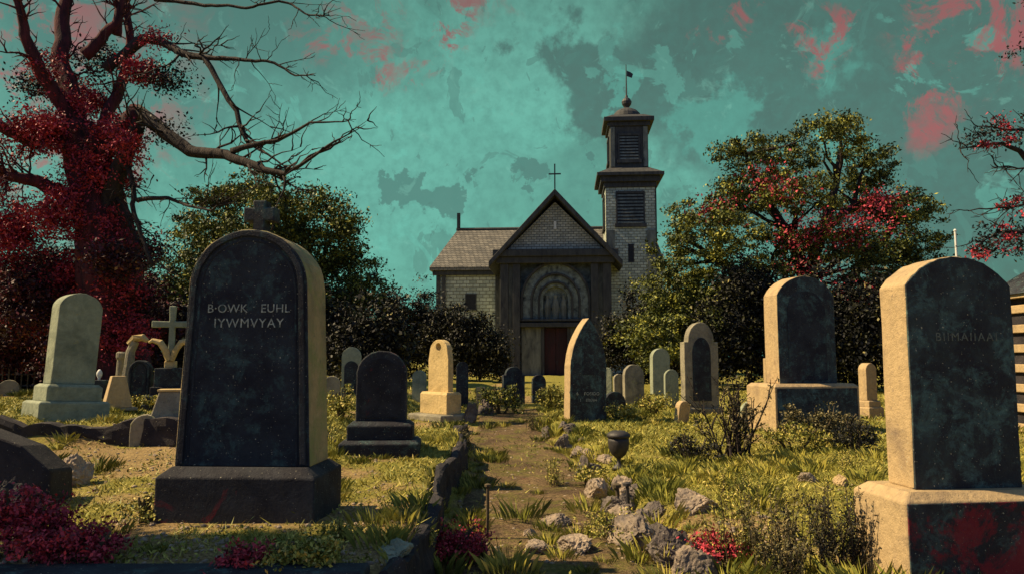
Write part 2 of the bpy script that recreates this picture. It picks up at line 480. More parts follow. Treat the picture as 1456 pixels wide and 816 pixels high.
def cloud(blobs, per_m3=1.0, cl=0.35, leaves=60, shell=0.55):
    """leaf points: clumps scattered through ellipsoids (cx,cy,cz,rx,ry,rz); each clump has its own tint"""
    pts = []; tn = []
    for (cx, cy, cz, rx, ry, rz) in blobs:
        vol = rx * ry * rz * 4.19
        k = max(4, int(vol ** 0.8 * per_m3))
        d = RNG.normal(size=(k, 3)); d /= np.linalg.norm(d, axis=1)[:, None]
        r = (shell + (1 - shell) * RNG.random(k)) * (0.82 + 0.36 * RNG.random(k))
        inner = RNG.random(k) < 0.25
        r[inner] *= 0.5
        C = np.array([cx, cy, cz]) + d * r[:, None] * np.array([rx, ry, rz])
        for c in C:
            m = int(leaves * (0.5 + RNG.random()))
            s = cl * (0.6 + 0.8 * RNG.random())
            q = RNG.normal(size=(m, 3)) * np.array([s, s, s * 0.55])
            pts.append(c + q)
            t0 = RNG.random() * 0.35
            tn.append(np.clip(t0 + 0.65 * RNG.random(m) ** 1.3, 0, 1))
    return np.concatenate(pts), np.concatenate(tn)

def wander(p0, p1, n, amp, rng=random):
    p0 = Vector(p0); p1 = Vector(p1); L = (p1 - p0).length
    out = []
    off = Vector((0, 0, 0))
    for i in range(n + 1):
        t = i / n
        if 0 < i < n:
            off += Vector((rng.gauss(0, 1), rng.gauss(0, 1), rng.gauss(0, 0.7))) * amp * L / n
        out.append(p0.lerp(p1, t) + off * (1 if i < n else 1))
    return out

def taper(r0, r1, n):
    return [r0 + (r1 - r0) * (i / n) ** 0.8 for i in range(n + 1)]

# ------------------------------------------------------------------ headstones
def outline(kind, w, h, hs, n=22, taper_=0.0, jit=0.004):
    """(x,z) outline from the bottom left, up the left side, over the top, down the right side.  hs = height where the top curve springs"""
    hw = w / 2
    pts = []
    b = hw + taper_
    top = []
    if kind == 'round':
        for i in range(n + 1):
            t = PI - PI * i / n
            top.append((hw * math.cos(t), hs + (h - hs) * math.sin(t)))
    elif kind == 'segment':
        rise = h - hs
        rad = (hw * hw + rise * rise) / (2 * rise)
        a0 = math.asin(min(1, hw / rad))
        for i in range(n + 1):
            t = -a0 + 2 * a0 * i / n
            top.append((rad * math.sin(t), h - rad + rad * math.cos(t)))
    elif kind == 'gothic':
        rise = h - hs
        rad = (hw * hw + rise * rise) / (2 * hw)
        a1 = math.asin(min(1, rise / rad)) if rise <= rad else PI / 2
        for i in range(n // 2 + 1):
            t = a1 * i / (n // 2)
            top.append((-hw + rad - rad * math.cos(t), hs + rad * math.sin(t)))
        top += [(-x, z) for x, z in reversed(top[:-1])]
    elif kind == 'shoulder':
        s = hw * 0.76
        top = [(-hw, hs), (-s, hs)]
        for i in range(n + 1):
            t = PI - PI * i / n
            top.append((s * math.cos(t), hs + 0.02 + (h - hs - 0.02) * math.sin(t)))
        top += [(s, hs), (hw, hs)]
    elif kind == 'flat':
        top = [(-hw, h), (hw, h)]
    pts = [(-b, 0.0)]
    m = 5
    for i in range(1, m):
        pts.append((-b + (b - hw) * i / m, hs * i / m))
    pts += top
    for i in range(1, m):
        pts.append((hw + (b - hw) * i / m, hs * (1 - i / m)))
    pts.append((b, 0.0))
    return [(x + random.uniform(-jit, jit), z + (random.uniform(-jit, jit) if z > 0.01 else 0)) for x, z in pts]

def inset(pts, d, cz):
    """shrink an outline about the middle line"""
    out = []
    xm = max(abs(x) for x, z in pts); zm = max(z for x, z in pts)
    for x, z in pts:
        out.append((x * (xm - d) / xm, z if z < 0.02 else min(z, 1e9) - d * (z / zm) ** 2))
    return out

def plinth(parent, w, d, h, z, m, ch=0.03, slope=0.0, cy=0.0, bev=0.012, name='plinth'):
    mb = MB()
    if slope:
        mb.box(-w / 2, w / 2, -d / 2 + cy, d / 2 + cy, z, z + h - slope)
        mb2 = [(-w / 2, -d / 2 + cy), (w / 2, -d / 2 + cy), (w / 2, d / 2 + cy), (-w / 2, d / 2 + cy)]
        mb = MB()
        s = ch
        vs = [(x, y, z) for x, y in mb2] + [(x, y, z + h - slope) for x, y in mb2] + \
             [(x - s * (1 if x > 0 else -1), y - s * (1 if y > cy else -1), z + h) for x, y in mb2]
        fs = [(3, 2, 1, 0), (8, 9, 10, 11)]
        for k in (0, 4):
            for i in range(4):
                j = (i + 1) % 4
                fs.append((k + i, k + j, k + 4 + j, k + 4 + i))
        mb.add(vs, fs)
    else:
        mb.box(-w / 2, w / 2, -d / 2 + cy, d / 2 + cy, z, z + h)
    return mb.build(name, m, parent, bevel=bev)

def text_line(txt, size, depth, m, parent, loc, spacing=1.0, adv=0.72):
    n = len(txt); x = -(n - 1) / 2
    for wd in txt.split():
        i = txt.index(wd); c = i + (len(wd) - 1) / 2 - (n - 1) / 2
        text_mesh(wd, size, depth, 'lettering', m, parent, (loc[0] + c * size * adv * spacing, loc[1], loc[2]), spacing)
def text_mesh(txt, size, depth, name, m, parent, loc, spacing=1.0):
    cu = bpy.data.curves.new('lettering', 'FONT')
    cu.body = txt; cu.size = size; cu.extrude = depth; cu.align_x = 'CENTER'; cu.align_y = 'CENTER'
    cu.space_character = spacing; cu.resolution_u = 3
    tmp = bpy.data.objects.new('lettering_tmp', cu); COL.objects.link(tmp)
    dg = bpy.context.evaluated_depsgraph_get()
    me = bpy.data.meshes.new_from_object(tmp.evaluated_get(dg))
    bpy.data.objects.remove(tmp); bpy.data.curves.remove(cu)
    me.name = name
    me.materials.clear(); me.materials.append(m)
    o = bpy.data.objects.new(name, me); COL.objects.link(o)
    o.parent = parent; o.location = loc; o.rotation_euler = (PI / 2, 0, 0)
    return o

GRP = 'headstones in the churchyard'
def headstone(u, v, top, w, h, hs, t, m, label, rz=0, tilt=(0, 0), plinths=(), rim=0.0, group=GRP, taper_=0.0, cat='headstone', panel=None, pos=None, sink=0.06, name='headstone', rimm=None):
    p = pos if pos is not None else at(u, v)
    p = Vector((p.x, p.y, p.z - sink))
    single = not plinths and not rim and not panel
    if single:
        o = MB().prism(outline(top, w, h + sink, hs + sink, taper_=taper_), -t / 2, t / 2).build(name, m, None, p, (R(tilt[0]), R(tilt[1]), R(rz)), bevel=min(0.015, t * .12))
        return tag(o, label, cat, group)
    root = empty(name, p, R(rz), label, cat, group, (R(tilt[0]), R(tilt[1])))
    z = 0.0
    first = True
    for (pw, pd, ph, pm, slope) in plinths:
        hh = ph + (sink if first else 0)
        plinth(root, pw, pd, hh, z, pm, ch=max(0.02, slope * 1.2) if slope else 0.03, slope=slope)
        z += hh - 0.002; first = False
    if first: h += sink; hs += sink
    ol = outline(top, w, h, hs, taper_=taper_)
    sl = MB().prism([(x, zz + z) for x, zz in ol], -t / 2, t / 2).build('slab', m, root, bevel=min(0.014, t * .12))
    if rim:
        o1 = inset(ol, rim * 0.55, hs); o2 = inset(ol, rim * 1.35, hs)
        o3 = inset(ol, rim * 1.7, hs); o4 = inset(ol, rim * 2.05, hs)
        mb = MB()
        mb.band([(x, zz + z + 0.02) for x, zz in o1], [(x, zz + z + 0.02) for x, zz in o2], -t / 2 - 0.026, -t / 2 + 0.01)
        mb.band([(x, zz + z + 0.02) for x, zz in o3], [(x, zz + z + 0.02) for x, zz in o4], -t / 2 - 0.012, -t / 2 + 0.01)
        mb.build('moulding', rimm or m, root, bevel=0.006)
    if panel:
        pw, z0, z1, zs, pm = panel
        pl = MB().prism([(x, zz + z + z0) for x, zz in outline('round', pw, z1 - z0, zs - z0, jit=0.001)], -t / 2 - 0.012, -t / 2 + 0.02)
        pl.build('panel', pm, root)
    root['top_z'] = z
    return root

# --- the tall stone with a cross, nearest to the camera
P = at(352, 742); P = Vector((P.x, 6.05, gz(P.x, 6.05)))
S = P.y / F
big = headstone(0, 0, 'round', 1.00, 1.93, 1.45, 0.48, M['lit_sandstone_moss'], 'tall near-black arched headstone with a small cross on top and two carved rows of letters',
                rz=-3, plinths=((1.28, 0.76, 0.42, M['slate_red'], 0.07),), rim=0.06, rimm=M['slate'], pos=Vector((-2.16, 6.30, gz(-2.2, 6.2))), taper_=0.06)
zt = big['top_z']
MB().prism([(x * .988, z * .995 + zt + .004) for x, z in outline('round', 1.0, 1.93, 1.45, taper_=.06, jit=.001)], -0.246, -0.20).build('face', M['slate'], big, bevel=.006)  # near-black front; the paler body behind it paints in the sunlit edge
text_line('B·OWK EUHL', 0.098, 0.0012, M['letter'], big, (0.02, -0.252, zt + 1.27), 1.06, .70)
text_line('IYWMVYAY', 0.105, 0.0012, M['letter'], big, (0.02, -0.252, zt + 1.15), 1.12)
cr = MB()
ct = zt + 1.90
def cross_outline(w, h, a, ca):
    return [(-a, 0), (a, 0), (a * 0.9, ca - a), (w, ca - a * 1.15), (w, ca + a * 1.15), (a * 0.9, ca + a), (a * 1.1, h), (-a * 1.1, h), (-a * 0.9, ca + a), (-w, ca + a * 1.15), (-w, ca - a * 1.15), (-a * 0.9, ca - a)]
cr.prism([(x, z + ct) for x, z in cross_outline(0.135, 0.31, 0.055, 0.19)], -0.07, 0.07)
cr.box(-0.11, 0.11, -0.09, 0.09, ct - 0.02, ct + 0.035)
cr.build('cross', M['slate'], big, bevel=0.012)

# --- the broad stone with the sunlit edge on its high base
xr = 2.75
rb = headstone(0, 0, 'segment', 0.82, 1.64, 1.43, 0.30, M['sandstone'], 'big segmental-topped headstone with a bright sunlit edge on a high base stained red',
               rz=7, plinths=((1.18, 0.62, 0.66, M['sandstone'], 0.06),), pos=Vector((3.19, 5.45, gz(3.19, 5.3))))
MB().prism([(x * .994, z * .996 + rb['top_z'] + .002) for x, z in outline('segment', 0.82, 1.64, 1.43)], -0.158, -0.12).build('face', M['shaded_mould'], rb, bevel=.004)  # thin sheet that paints the sandstone front as shaded
MB().box(-.585, .585, -.316, -.28, .05, .655).build('face', M['shaded_mould_red'], rb, bevel=.004)  # base front coloured as shaded, plus the red stains
text_line('BIIMAIIAAI', 0.085, 0.0015, M['letter_faint'], rb, (0.04, -0.160, rb['top_z'] + 1.06), 1.25)

# --- mossy stone on two steps
headstone(92, 600, 'round', 0.64, 1.42, 1.16, 0.30, M['mossy'], 'pale green mossy round-topped headstone leaning on a two-step plinth',
          rz=52, tilt=(0, 3), plinths=((1.02, 0.66, 0.33, M['mossy'], 0.03), (0.80, 0.52, 0.26, M['mossy'], 0.04)), group=GRP)
# --- dark rounded stone with a thick rim
headstone(542, 640, 'round', 0.64, 0.90, 0.58, 0.24, M['slate_red'], 'squat dark round-arched headstone with a pale raised rim on a stepped base',
          rz=4, plinths=((1.00, 0.64, 0.15, M['slate'], 0.04), (0.82, 0.48, 0.23, M['slate'], 0.05)), group=GRP, panel=(0.50, 0.05, 0.80, 0.52, M['slate_red']))
# --- sunlit stone with a round hole
p5 = at(626, 593); s5 = p5.y / F
root5 = empty('headstone', p5 - Vector((0, 0, 0.05)), R(-46), 'sunlit yellow headstone pierced by a round hole near its rounded top', 'headstone', GRP)
plinth(root5, 1.15, 0.9, 0.14, 0, M['grey'], slope=0.03)
plinth(root5, 0.92, 0.40, 0.46, 0.138, M['yellow'], slope=0.05)
def slab_with_hole(ol, cx, cz, r, y0, y1, name, m, parent, bevel):
    bm = bmesh.new()
    def loop(pts):
        vs = [bm.verts.new((x, y0, z)) for x, z in pts]
        return [bm.edges.new((vs[i], vs[(i + 1) % len(vs)])) for i in range(len(vs))]
    e = loop(ol) + loop([(cx + r * math.cos(2 * PI * i / 20), cz + r * math.sin(2 * PI * i / 20)) for i in range(20)])
    f = bmesh.ops.triangle_fill(bm, use_beauty=True, edges=e)
    faces = [x for x in f['geom'] if isinstance(x, bmesh.types.BMFace)]
    ex = bmesh.ops.extrude_face_region(bm, geom=faces)
    for v_ in ex['geom']:
        if isinstance(v_, bmesh.types.BMVert): v_.co.y = y1
    bmesh.ops.recalc_face_normals(bm, faces=bm.faces)
    me = bpy.data.meshes.new(name); bm.to_mesh(me); bm.free(); me.materials.append(m)
    o = bpy.data.objects.new(name, me); COL.objects.link(o); o.parent = parent
    if bevel:
        b = o.modifiers.new('Bevel', 'BEVEL'); b.width = bevel; b.limit_method = 'ANGLE'; b.angle_limit = R(50)
    return o
hol = outline('round', 0.62, 1.12, 0.86)
hol = [(x * (1.12 if z < 0.84 else 1), z + 0.596) for x, z in hol]
slab_with_hole(hol, 0, 0.596 + 0.96, 0.085, -0.07, 0.07, 'slab', M['yellow'], root5, 0.008)
# --- pointed stone by the path
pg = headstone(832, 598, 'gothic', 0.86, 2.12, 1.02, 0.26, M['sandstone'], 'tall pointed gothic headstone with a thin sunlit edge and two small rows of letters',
               rz=24, group=GRP, panel=(0.3, 1.0, 1.75, 1.6, M['shaded_mould']), tilt=(0, 1))
MB().prism([(x * .985, z * .99 + .01) for x, z in outline('gothic', 0.86, 2.18, 1.08)], -0.134, -0.10).build('face', M['shaded_mould'], pg)  # front darkened by colour for shade, edges stay pale
text_line('6 FOSIDO', 0.095, 0.004, M['letter'], pg, (0.0, -0.138, 0.62), 1.1)
text_line('I EDDIN', 0.08, 0.004, M['letter'], pg, (0.0, -0.138, 0.49), 1.1)
# --- large stone on a tomb base among the bushes
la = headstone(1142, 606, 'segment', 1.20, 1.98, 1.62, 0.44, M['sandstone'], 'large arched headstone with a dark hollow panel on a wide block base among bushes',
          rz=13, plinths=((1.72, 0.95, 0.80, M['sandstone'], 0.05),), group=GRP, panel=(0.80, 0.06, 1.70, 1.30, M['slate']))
MB().prism([(x * .99, z * .995 + la['top_z'] + .004) for x, z in outline('segment', 1.20, 1.98, 1.62)], -.224, -.19).build('face', M['shaded_mould'], la, bevel=.004)  # shade of the slab front put into a dark sheet
MB().box(-.82, .82, -.479, -.44, .05, .78).build('face', M['shaded_mould'], la, bevel=.004)  # same painted shade on the block base front
# --- shouldered stone with side columns
ps = headstone(996, 588, 'shoulder', 0.86, 1.98, 1.52, 0.24, M['grey'], 'shouldered headstone with slim side shafts behind the dry shrub', rz=12, group=GRP, plinths=((1.0, 0.42, 0.16, M['grey'], 0.03),), panel=(0.46, 0.15, 1.62, 1.25, M['slate']))
# --- smaller stones further back
def small(u, v, top, wpx, hpx, m, label, rz=14, tilt=(0, 0), t=0.16, hsf=0.7, **kw):
    p = at(u, v); s = p.y / F
    w = wpx * s; h = hpx * s
    hs = h - w / 2 if top == 'round' else h * hsf
    if hs < h * 0.2: hs = h * 0.45
    return headstone(u, v, top, w, h, hs, t, m, label, rz, tilt, pos=p, **kw)

small(901, 575, 'round', 30, 56, M['grey'], 'round-topped headstone standing just behind the tall pointed one, front of its cluster', 16)
small(939, 562, 'segment', 27, 66, M['mossy'], 'greenish headstone with a low curved top rising behind the small rounded ones', 16, t=0.22, hsf=0.82)
small(955, 578, 'round', 21, 52, M['mossy'], 'small thin rounded headstone beside the shouldered one', 14, t=0.1)
small(864, 575, 'round', 14, 52, M['mossy'], 'narrow mossy headstone half hidden behind the pointed one', -20, t=0.12)
small(880, 576, 'round', 15, 44, M['grey'], 'narrow rounded headstone behind the dark low dome', 14, t=0.1)
small(874, 583, 'round', 30, 26, M['slate'], 'low dark dome-shaped headstone in the grass', 10, t=0.14)
small(808, 570, 'flat', 9, 46, M['grey'], 'thin square post-like headstone left of the pointed one', 20, t=0.12)
small(766, 573, 'round', 20, 40, M['slate'], 'little dark round headstone in front of the red church door', 14, t=0.12)
small(730, 574, 'shoulder', 32, 52, M['slate'], 'dark shouldered headstone beside the church bush', 18, t=0.16, hsf=0.78)
small(657, 577, 'round', 17, 62, M['slate'], 'slender dark headstone just behind the pierced yellow one', 14, t=0.1)
small(683, 576, 'flat', 12, 26, M['yellow'], 'stubby yellow post-like headstone under the church bush', 14, t=0.12)
small(596, 571, 'segment', 20, 44, M['mossy'], 'small pale mossy headstone left behind the pierced yellow one', -12, t=0.12, hsf=0.8)
small(499, 562, 'round', 27, 68, M['mossy'], 'pale rounded headstone with a dark arched recess behind the squat dark one', 10, t=0.14, panel=(0.34, 0.1, 0.9, 0.72, M['slate']))
small(471, 577, 'round', 24, 42, M['grey'], 'low rounded headstone just behind the tall cross-topped one', 8, t=0.12)
small(1068, 605, 'round', 30, 34, M['mossy'], 'low green rounded headstone between the shrub and the big block base', 6, t=0.12)
small(1092, 580, 'flat', 7, 70, M['sandstone'], 'very thin upright slab behind the large arched headstone', 14, t=0.12)
small(968, 600, 'gothic', 20, 30, M['sandstone'], 'broken pointed stump of a headstone at the foot of the shrub', 30, t=0.14, tilt=(4, 6))
small(12, 562, 'round', 26, 22, M['grey'], 'low weathered stone stub at the picture edge by the fence', 30, t=0.18)
p = at(1236, 592); s = p.y / F
headstone(0, 0, 'round', 20 * s, 52 * s, 42 * s, 0.22, M['sandstone'], 'small bright rounded headstone on a double base beside the big sunlit-edged one', rz=22,
          plinths=((28 * s, 0.42, 14 * s, M['sandstone'], 0.02), (22 * s, 0.34, 9 * s, M['sandstone'], 0.02)), pos=p)
# low stone in the kerb row
small(205, 630, 'round', 36, 40, M['grey'], 'small rounded footstone set into the bank kerb', 20, t=0.16)
small(240, 628, 'segment', 26, 30, M['darkrock'], 'low dark footstone in the bank kerb beside the rounded one', 20, t=0.16, hsf=0.7)

# --- cross monument with carved palm fronds
p = at(240, 582); s = p.y / F
rt = empty('cross_monument', p - Vector((0, 0, 0.05)), R(12), 'stone cross with two carved palm fronds on a dark stepped pedestal', 'monument')
zz = 0
for wpx, hpx in ((62, 12), (52, 12), (44, 12), (36, 26)):
    plinth(rt, wpx * s, wpx * s * 0.8, hpx * s, zz, M['slate'], bev=0.015, name='step'); zz += hpx * s - 0.002
plinth(rt, 15 * s, 12 * s, 10 * s, zz, M['yellow'], bev=0.02, name='pedestal'); zz += 10 * s - .004
mb = MB(); mb.prism([(x, z + zz) for x, z in cross_outline(27 * s, 78 * s, 4.2 * s, 52 * s)], -3.5 * s, 3.5 * s)
mb.build('cross', M['mossy'], rt, bevel=0.02)
for sg in (-1, 1):
    mb = MB(); pts = [(sg * 2 * s, -5 * s, zz + 1 * s), (sg * 7 * s, -6 * s, zz + 16 * s), (sg * 14 * s, -6 * s, zz + 26 * s), (sg * 24 * s, -5 * s, zz + 29 * s), (sg * 29 * s, -5 * s, zz + 26 * s)]
    mb.tube(pts, [4 * s, 4.5 * s, 4.5 * s, 3.5 * s, 1.5 * s], 8, 0.12)
    mb.build('palm_frond', M['yellow'], rt)
# --- sloping tomb chest
p = at(243, 594); s = p.y / F
rt = empty('tomb_chest', p - Vector((0, 0, 0.05)), R(18), 'squat dark tomb chest with sloping sides below the cross monument', 'tomb')
mb = MB(); mb.box(-26 * s, 26 * s, -22 * s, 22 * s, 0, 42 * s, 11 * s, 9 * s); mb.build('chest', M['grey'], rt, bevel=0.015)
mb = MB(); mb.box(-17 * s, 17 * s, -15 * s, 15 * s, 42 * s - .002, 45 * s); mb.build('lid', M['yellow'], rt, bevel=0.01)
mb = MB(); mb.box(-32 * s, 32 * s, -26 * s, 26 * s, -0.02, 3 * s); mb.build('footing', M['grey'], rt, bevel=0.01)
# --- leaning slab on a flat footing
p = at(166, 580); s = p.y / F
rt = empty('leaning_slab', p - Vector((0, 0, 0.04)), R(38), 'sunlit slab tapering upwards and leaning beside the mossy headstone', 'gravestone')
mb = MB(); mb.box(-24 * s, 24 * s, -16 * s, 16 * s, 0, 4 * s); mb.build('footing', M['grey'], rt, bevel=0.01)
mb = MB(); mb.box(-18 * s, 18 * s, -12 * s, 12 * s, 3.9 * s, 48 * s, 9 * s, 4 * s); mb.build('slab', M['sandstone'], rt, bevel=0.015)
# --- curved memorial arm, broken column, arch, urn
p = at(184, 578); s = p.y / F
rt = empty('draped_column', p - Vector((0, 0, 0.04)), 0, 'grey stone shaft bending over at its top beside the leaning slab', 'memorial')
mb = MB(); mb.tube([(-6 * s, 0, 0), (-5 * s, 0, 40 * s), (-2 * s, 0, 80 * s), (4 * s, 0, 94 * s)], [9 * s, 8 * s, 6 * s, 6 * s], 10, 0.08); mb.build('shaft', M['grey'], rt)
mb = MB(); mb.tube([(-4 * s, 0, 90 * s), (4 * s, 0, 99 * s), (14 * s, 0, 100 * s), (21 * s, 0, 95 * s)], [5 * s, 6 * s, 5.5 * s, 3 * s], 9, 0.1); mb.build('drape', M['yellow'], rt)
p = at(166, 576); s = p.y / F
mb = MB(); mb.lathe([(7 * s, 0), (6 * s, 4 * s), (5 * s, 8 * s), (4.6 * s, 66 * s), (6.5 * s, 70 * s), (6.5 * s, 76 * s), (4 * s, 78 * s)], 12)
tag(mb.build('broken_column', M['grey'], None, p - Vector((0, 0, .05)), (0, R(2), 0)), 'short broken stone column behind the leaning slab', 'column')
p = at(198, 579); s = p.y / F
headstone(0, 0, 'round', 30 * s, 66 * s, 50 * s, 0.2, M['slate'], 'dark round-arched headstone with a thin sunlit arch line between shaft and cross monument', rz=10, pos=p, rim=0.05)
p = at(139, 576); s = p.y / F
rt = empty('urn_pedestal', p - Vector((0, 0, .04)), R(15), 'dark block pedestal carrying a small pale urn behind the mossy headstone', 'monument')
plinth(rt, 22 * s, 20 * s, 38 * s, 0, M['slate'], name='pedestal')
mb = MB(); z0 = 38 * s; mb.lathe([(2 * s, z0), (1.6 * s, z0 + 2 * s), (3.6 * s, z0 + 6 * s), (4 * s, z0 + 10 * s), (2.6 * s, z0 + 13 * s), (1 * s, z0 + 15 * s)], 12); mb.build('urn', M['white'], rt, smooth=True)

# ------------------------------------------------------------------ rocks
def rock(u, v, wpx, hpx, m, label, seed, pos=None, depth=0.8, name='rock', cat='rock', group='rocks edging the path', rz=0, sharp=0.35):
    p = pos if pos is not None else at(u, v)
    s = p.y / F
    w, h = wpx * s / 2, hpx * s
    bm = bmesh.new(); bmesh.ops.create_icosphere(bm, subdivisions=4 if name == 'rubble_stone' else 5, radius=1.0)
    off = Vector((seed * 7.3, seed * 3.1, seed * 1.7))
    for vv in bm.verts:
        d = vv.co.normalized()
        cell = mnoise.voronoi(d * 1.3 + off)[0][0]
        n = mnoise.fractal(d * 1.6 + off, 1.0, 2.0, 5)
        r = 1 + sharp * (cell - 0.45) + 0.22 * n
        q = d * r
        # flatten some sides so that it reads as broken stone
        for k in range(7):
            ax = Vector((math.sin(seed * 5 + k * 2.1), math.cos(seed * 3 + k * 1.7), math.sin(seed + k * 2.9) * 0.7)).normalized()
            e = q.dot(ax) - 0.62
            if e > 0: q -= ax * e * 0.85
        q *= 1 + .13 * mnoise.fractal(d * 4.5 + off, .8, 2.1, 5)
        vv.co = Vector((q.x * w, q.y * w * depth, (q.z + 0.35) * h / 1.25))
    me = bpy.data.meshes.new(name); bm.to_mesh(me); bm.free(); me.materials.append(m)
    o = bpy.data.objects.new(name, me); COL.objects.link(o); o.location = p - Vector((0, 0, h * 0.08)); o.rotation_euler = (0, 0, R(rz))
    return tag(o, label, cat, group)

rl = [
 (100, 690, 60, 40, 'rock', 'pale-topped rock on the gravel left of the tall cross-topped headstone', None),
 (8, 742, 70, 62, 'darkrock', 'dark rounded boulder at the picture edge above the red bush', None),
 (985, 722, 84, 26, 'rock', 'flat slab-like rock lying in the grass beside the path edge', None),
 (905, 776, 92, 40, 'rock', 'big pale rock bulging over the path edge', None),
 (955, 800, 78, 42, 'midrock', 'dark rock wedged behind the big pale one at the path edge', None),
 (985, 834, 84, 52, 'rock', 'tall pointed pale rock at the bottom of the path edge', None),
 (850, 706, 52, 26, 'rock', 'speckled rock leading the row below the iron urn', None),
 (830, 676, 30, 26, 'midrock', 'thin dark rock at the far end of the speckled row', None),
 (872, 728, 50, 22, 'midrock', 'rough dark rock touching the two short posts', None),
 (800, 640, 30, 22, 'midrock', 'small dark rock where the path narrows', None),
 (778, 622, 22, 18, 'midrock', 'smallest dark rock at the far end of the path edge', None),
 (818, 784, 62, 26, 'rock', 'rounded tan rock lying in the middle of the path', None),
 (765, 784, 58, 14, 'rock', 'flat pale stone in the path left of the tan rock', None),
 (790, 747, 46, 16, 'rock', 'broken yellow-lit stone on the path above the tan rock', None),
 (752, 762, 24, 10, 'rock', 'small pale stone on the path edge of the flat one', None),
 (668, 598, 26, 24, 'midrock', 'dark lump of stone at the far end of the retaining wall', None),
 (690, 588, 26, 20, 'midrock', 'dark jagged stone beside the path head', None),
 (1195, 690, 22, 14, 'sandstone', 'small bright stone in the grass near the high red-stained base', None),
 (1150, 684, 30, 12, 'rock', 'low pale stone half sunk in grass below the bushes', None),
 (930, 735, 42, 22, 'midrock', 'dark jagged stone between the posts and the flat slab rock', None),
 (560, 790, 60, 24, 'mossy', 'flat greenish stone at the corner of the grave kerb', None),
]
for i, (u, v, w, h, m, lb, _) in enumerate(rl):
    rock(u, v, w, h, M[m], lb, i + 1.37, rz=i * 41)
for i in range(34):
    y = 5.6 + 8.6 * (i / 34) ** 1.25 + random.uniform(-.1, .1)
    x = float(right_edge(y)) - .05 + random.uniform(-.16, .2)
    q = Vector((x, y, gz(x, y))); sz = random.uniform(.14, .36) * F / y
    rock(0, 0, sz, sz * random.uniform(.32, .6), M['rock' if random.random() < .55 else 'midrock'], 'small broken stone in the rubble line along the sunny side of the path', i * 1.7 + 50, pos=q, name='rubble_stone', cat='stone', group='rubble line along the path', rz=i * 67)
# the dark slanted block cut by the frame
p = at(20, 735)
mb = MB(); mb.prism([(-0.55, 0), (0.33, 0), (0.30, 0.34), (0.05, 0.56), (-0.55, 0.80)], -0.25, 0.25)
tag(mb.build('fallen_slab', M['darkrock'], None, Vector((p.x - 0.30, p.y + 0.55, p.z - 0.05)), (R(-6), 0, R(10)), bevel=0.02), 'dark slant-topped grave slab leaning behind the red bush', 'gravestone')

# ------------------------------------------------------------------ walls and kerbs
def rough_wall(name, pts, thick, z0f, z1f, m, label, cat, seg=0.12, amp=0.035, group=None):
    """a low rubble wall that follows a line; z0f / z1f give the bottom and top height at (x,y)"""
    P = []
    for (a, b) in zip(pts[:-1], pts[1:]):
        a = Vector((*a, 0)); b = Vector((*b, 0)); n = max(1, int((b - a).length / seg))
        P += [a.lerp(b, i / n) for i in range(n)]
    P.append(Vector((*pts[-1], 0)))
    prof = [(-0.5, 0.0), (-0.52, 0.25), (-0.5, 0.5), (-0.5, 0.8), (-0.42, 1.0), (-0.15, 1.03), (0.15, 1.03), (0.42, 1.0), (0.5, 0.8), (0.5, 0.5), (0.52, 0.25), (0.5, 0.0)]
    mb = MB(); k = len(prof)
    for i, p in enumerate(P):
        d = (P[min(i + 1, len(P) - 1)] - P[max(0, i - 1)]).normalized(); sd = Vector((d.y, -d.x, 0))
        za, zb = z0f(p.x, p.y), z1f(p.x, p.y)
        cell = mnoise.cell(Vector((i * seg / 0.34 + 0.01, 3.3, 1.1)))
        for (a, t) in prof:
            q = p + sd * a * thick
            nz = mnoise.fractal(Vector((q.x * 3, q.y * 3, t * 2.5)), 1, 2, 4)
            q = q + sd * (nz * amp * (1 if a > 0 else -1))
            mb.v.append((q.x, q.y, za + (zb - za) * t + (nz * amp * 1.2 + (cell - 0.6) * 0.035) * (t > 0.7)))
    for i in range(len(P) - 1):
        for j in range(k - 1):
            mb.f.append((i * k + j, i * k + j + 1, (i + 1) * k + j + 1, (i + 1) * k + j))
    mb.f.append(tuple(range(k))); mb.f.append(tuple((len(P) - 1) * k + j for j in range(k))[::-1])
    return tag(mb.build(name, m, None), label, cat, group)

yy = np.arange(4.5, 15.5, 0.5)
rough_wall('retaining_wall', [(float(left_edge(y)) - 0.07, float(y)) for y in yy], 0.10, lambda x, y: gz(x + 0.4, y) - 0.1, lambda x, y: max(gz(x - 0.3, y), gz(x + .4, y)) + 0.012,
           M['darkrock'], 'low thin dark-faced rubble wall holding up the grave terrace beside the sunken path', 'wall', seg=.06, amp=.045)
rough_wall('bank_kerb', [(-7.5, 10.62), (-5.5, 10.66), (-3.6, 10.62), (-2.4, 10.7)], 0.2, lambda x, y: gz(x, y - 0.4) - 0.1, lambda x, y: gz(x, y + 0.45) + 0.02, M['darkrock'],
           'dark rubble kerb holding the upper bank under the mossy headstone', 'kerb')
# grave kerb in front of the tall stone
mb = MB(); mb.box(-4.3, -0.86, -0.11, 0.11, 0.0, 0.52)
tag(mb.build('grave_kerb', M['slate'], None, (0, 4.55, -0.05), (0, 0, R(0.6)), bevel=0.02), 'long dark kerb slab edging the terrace at the bottom of the picture', 'kerb')

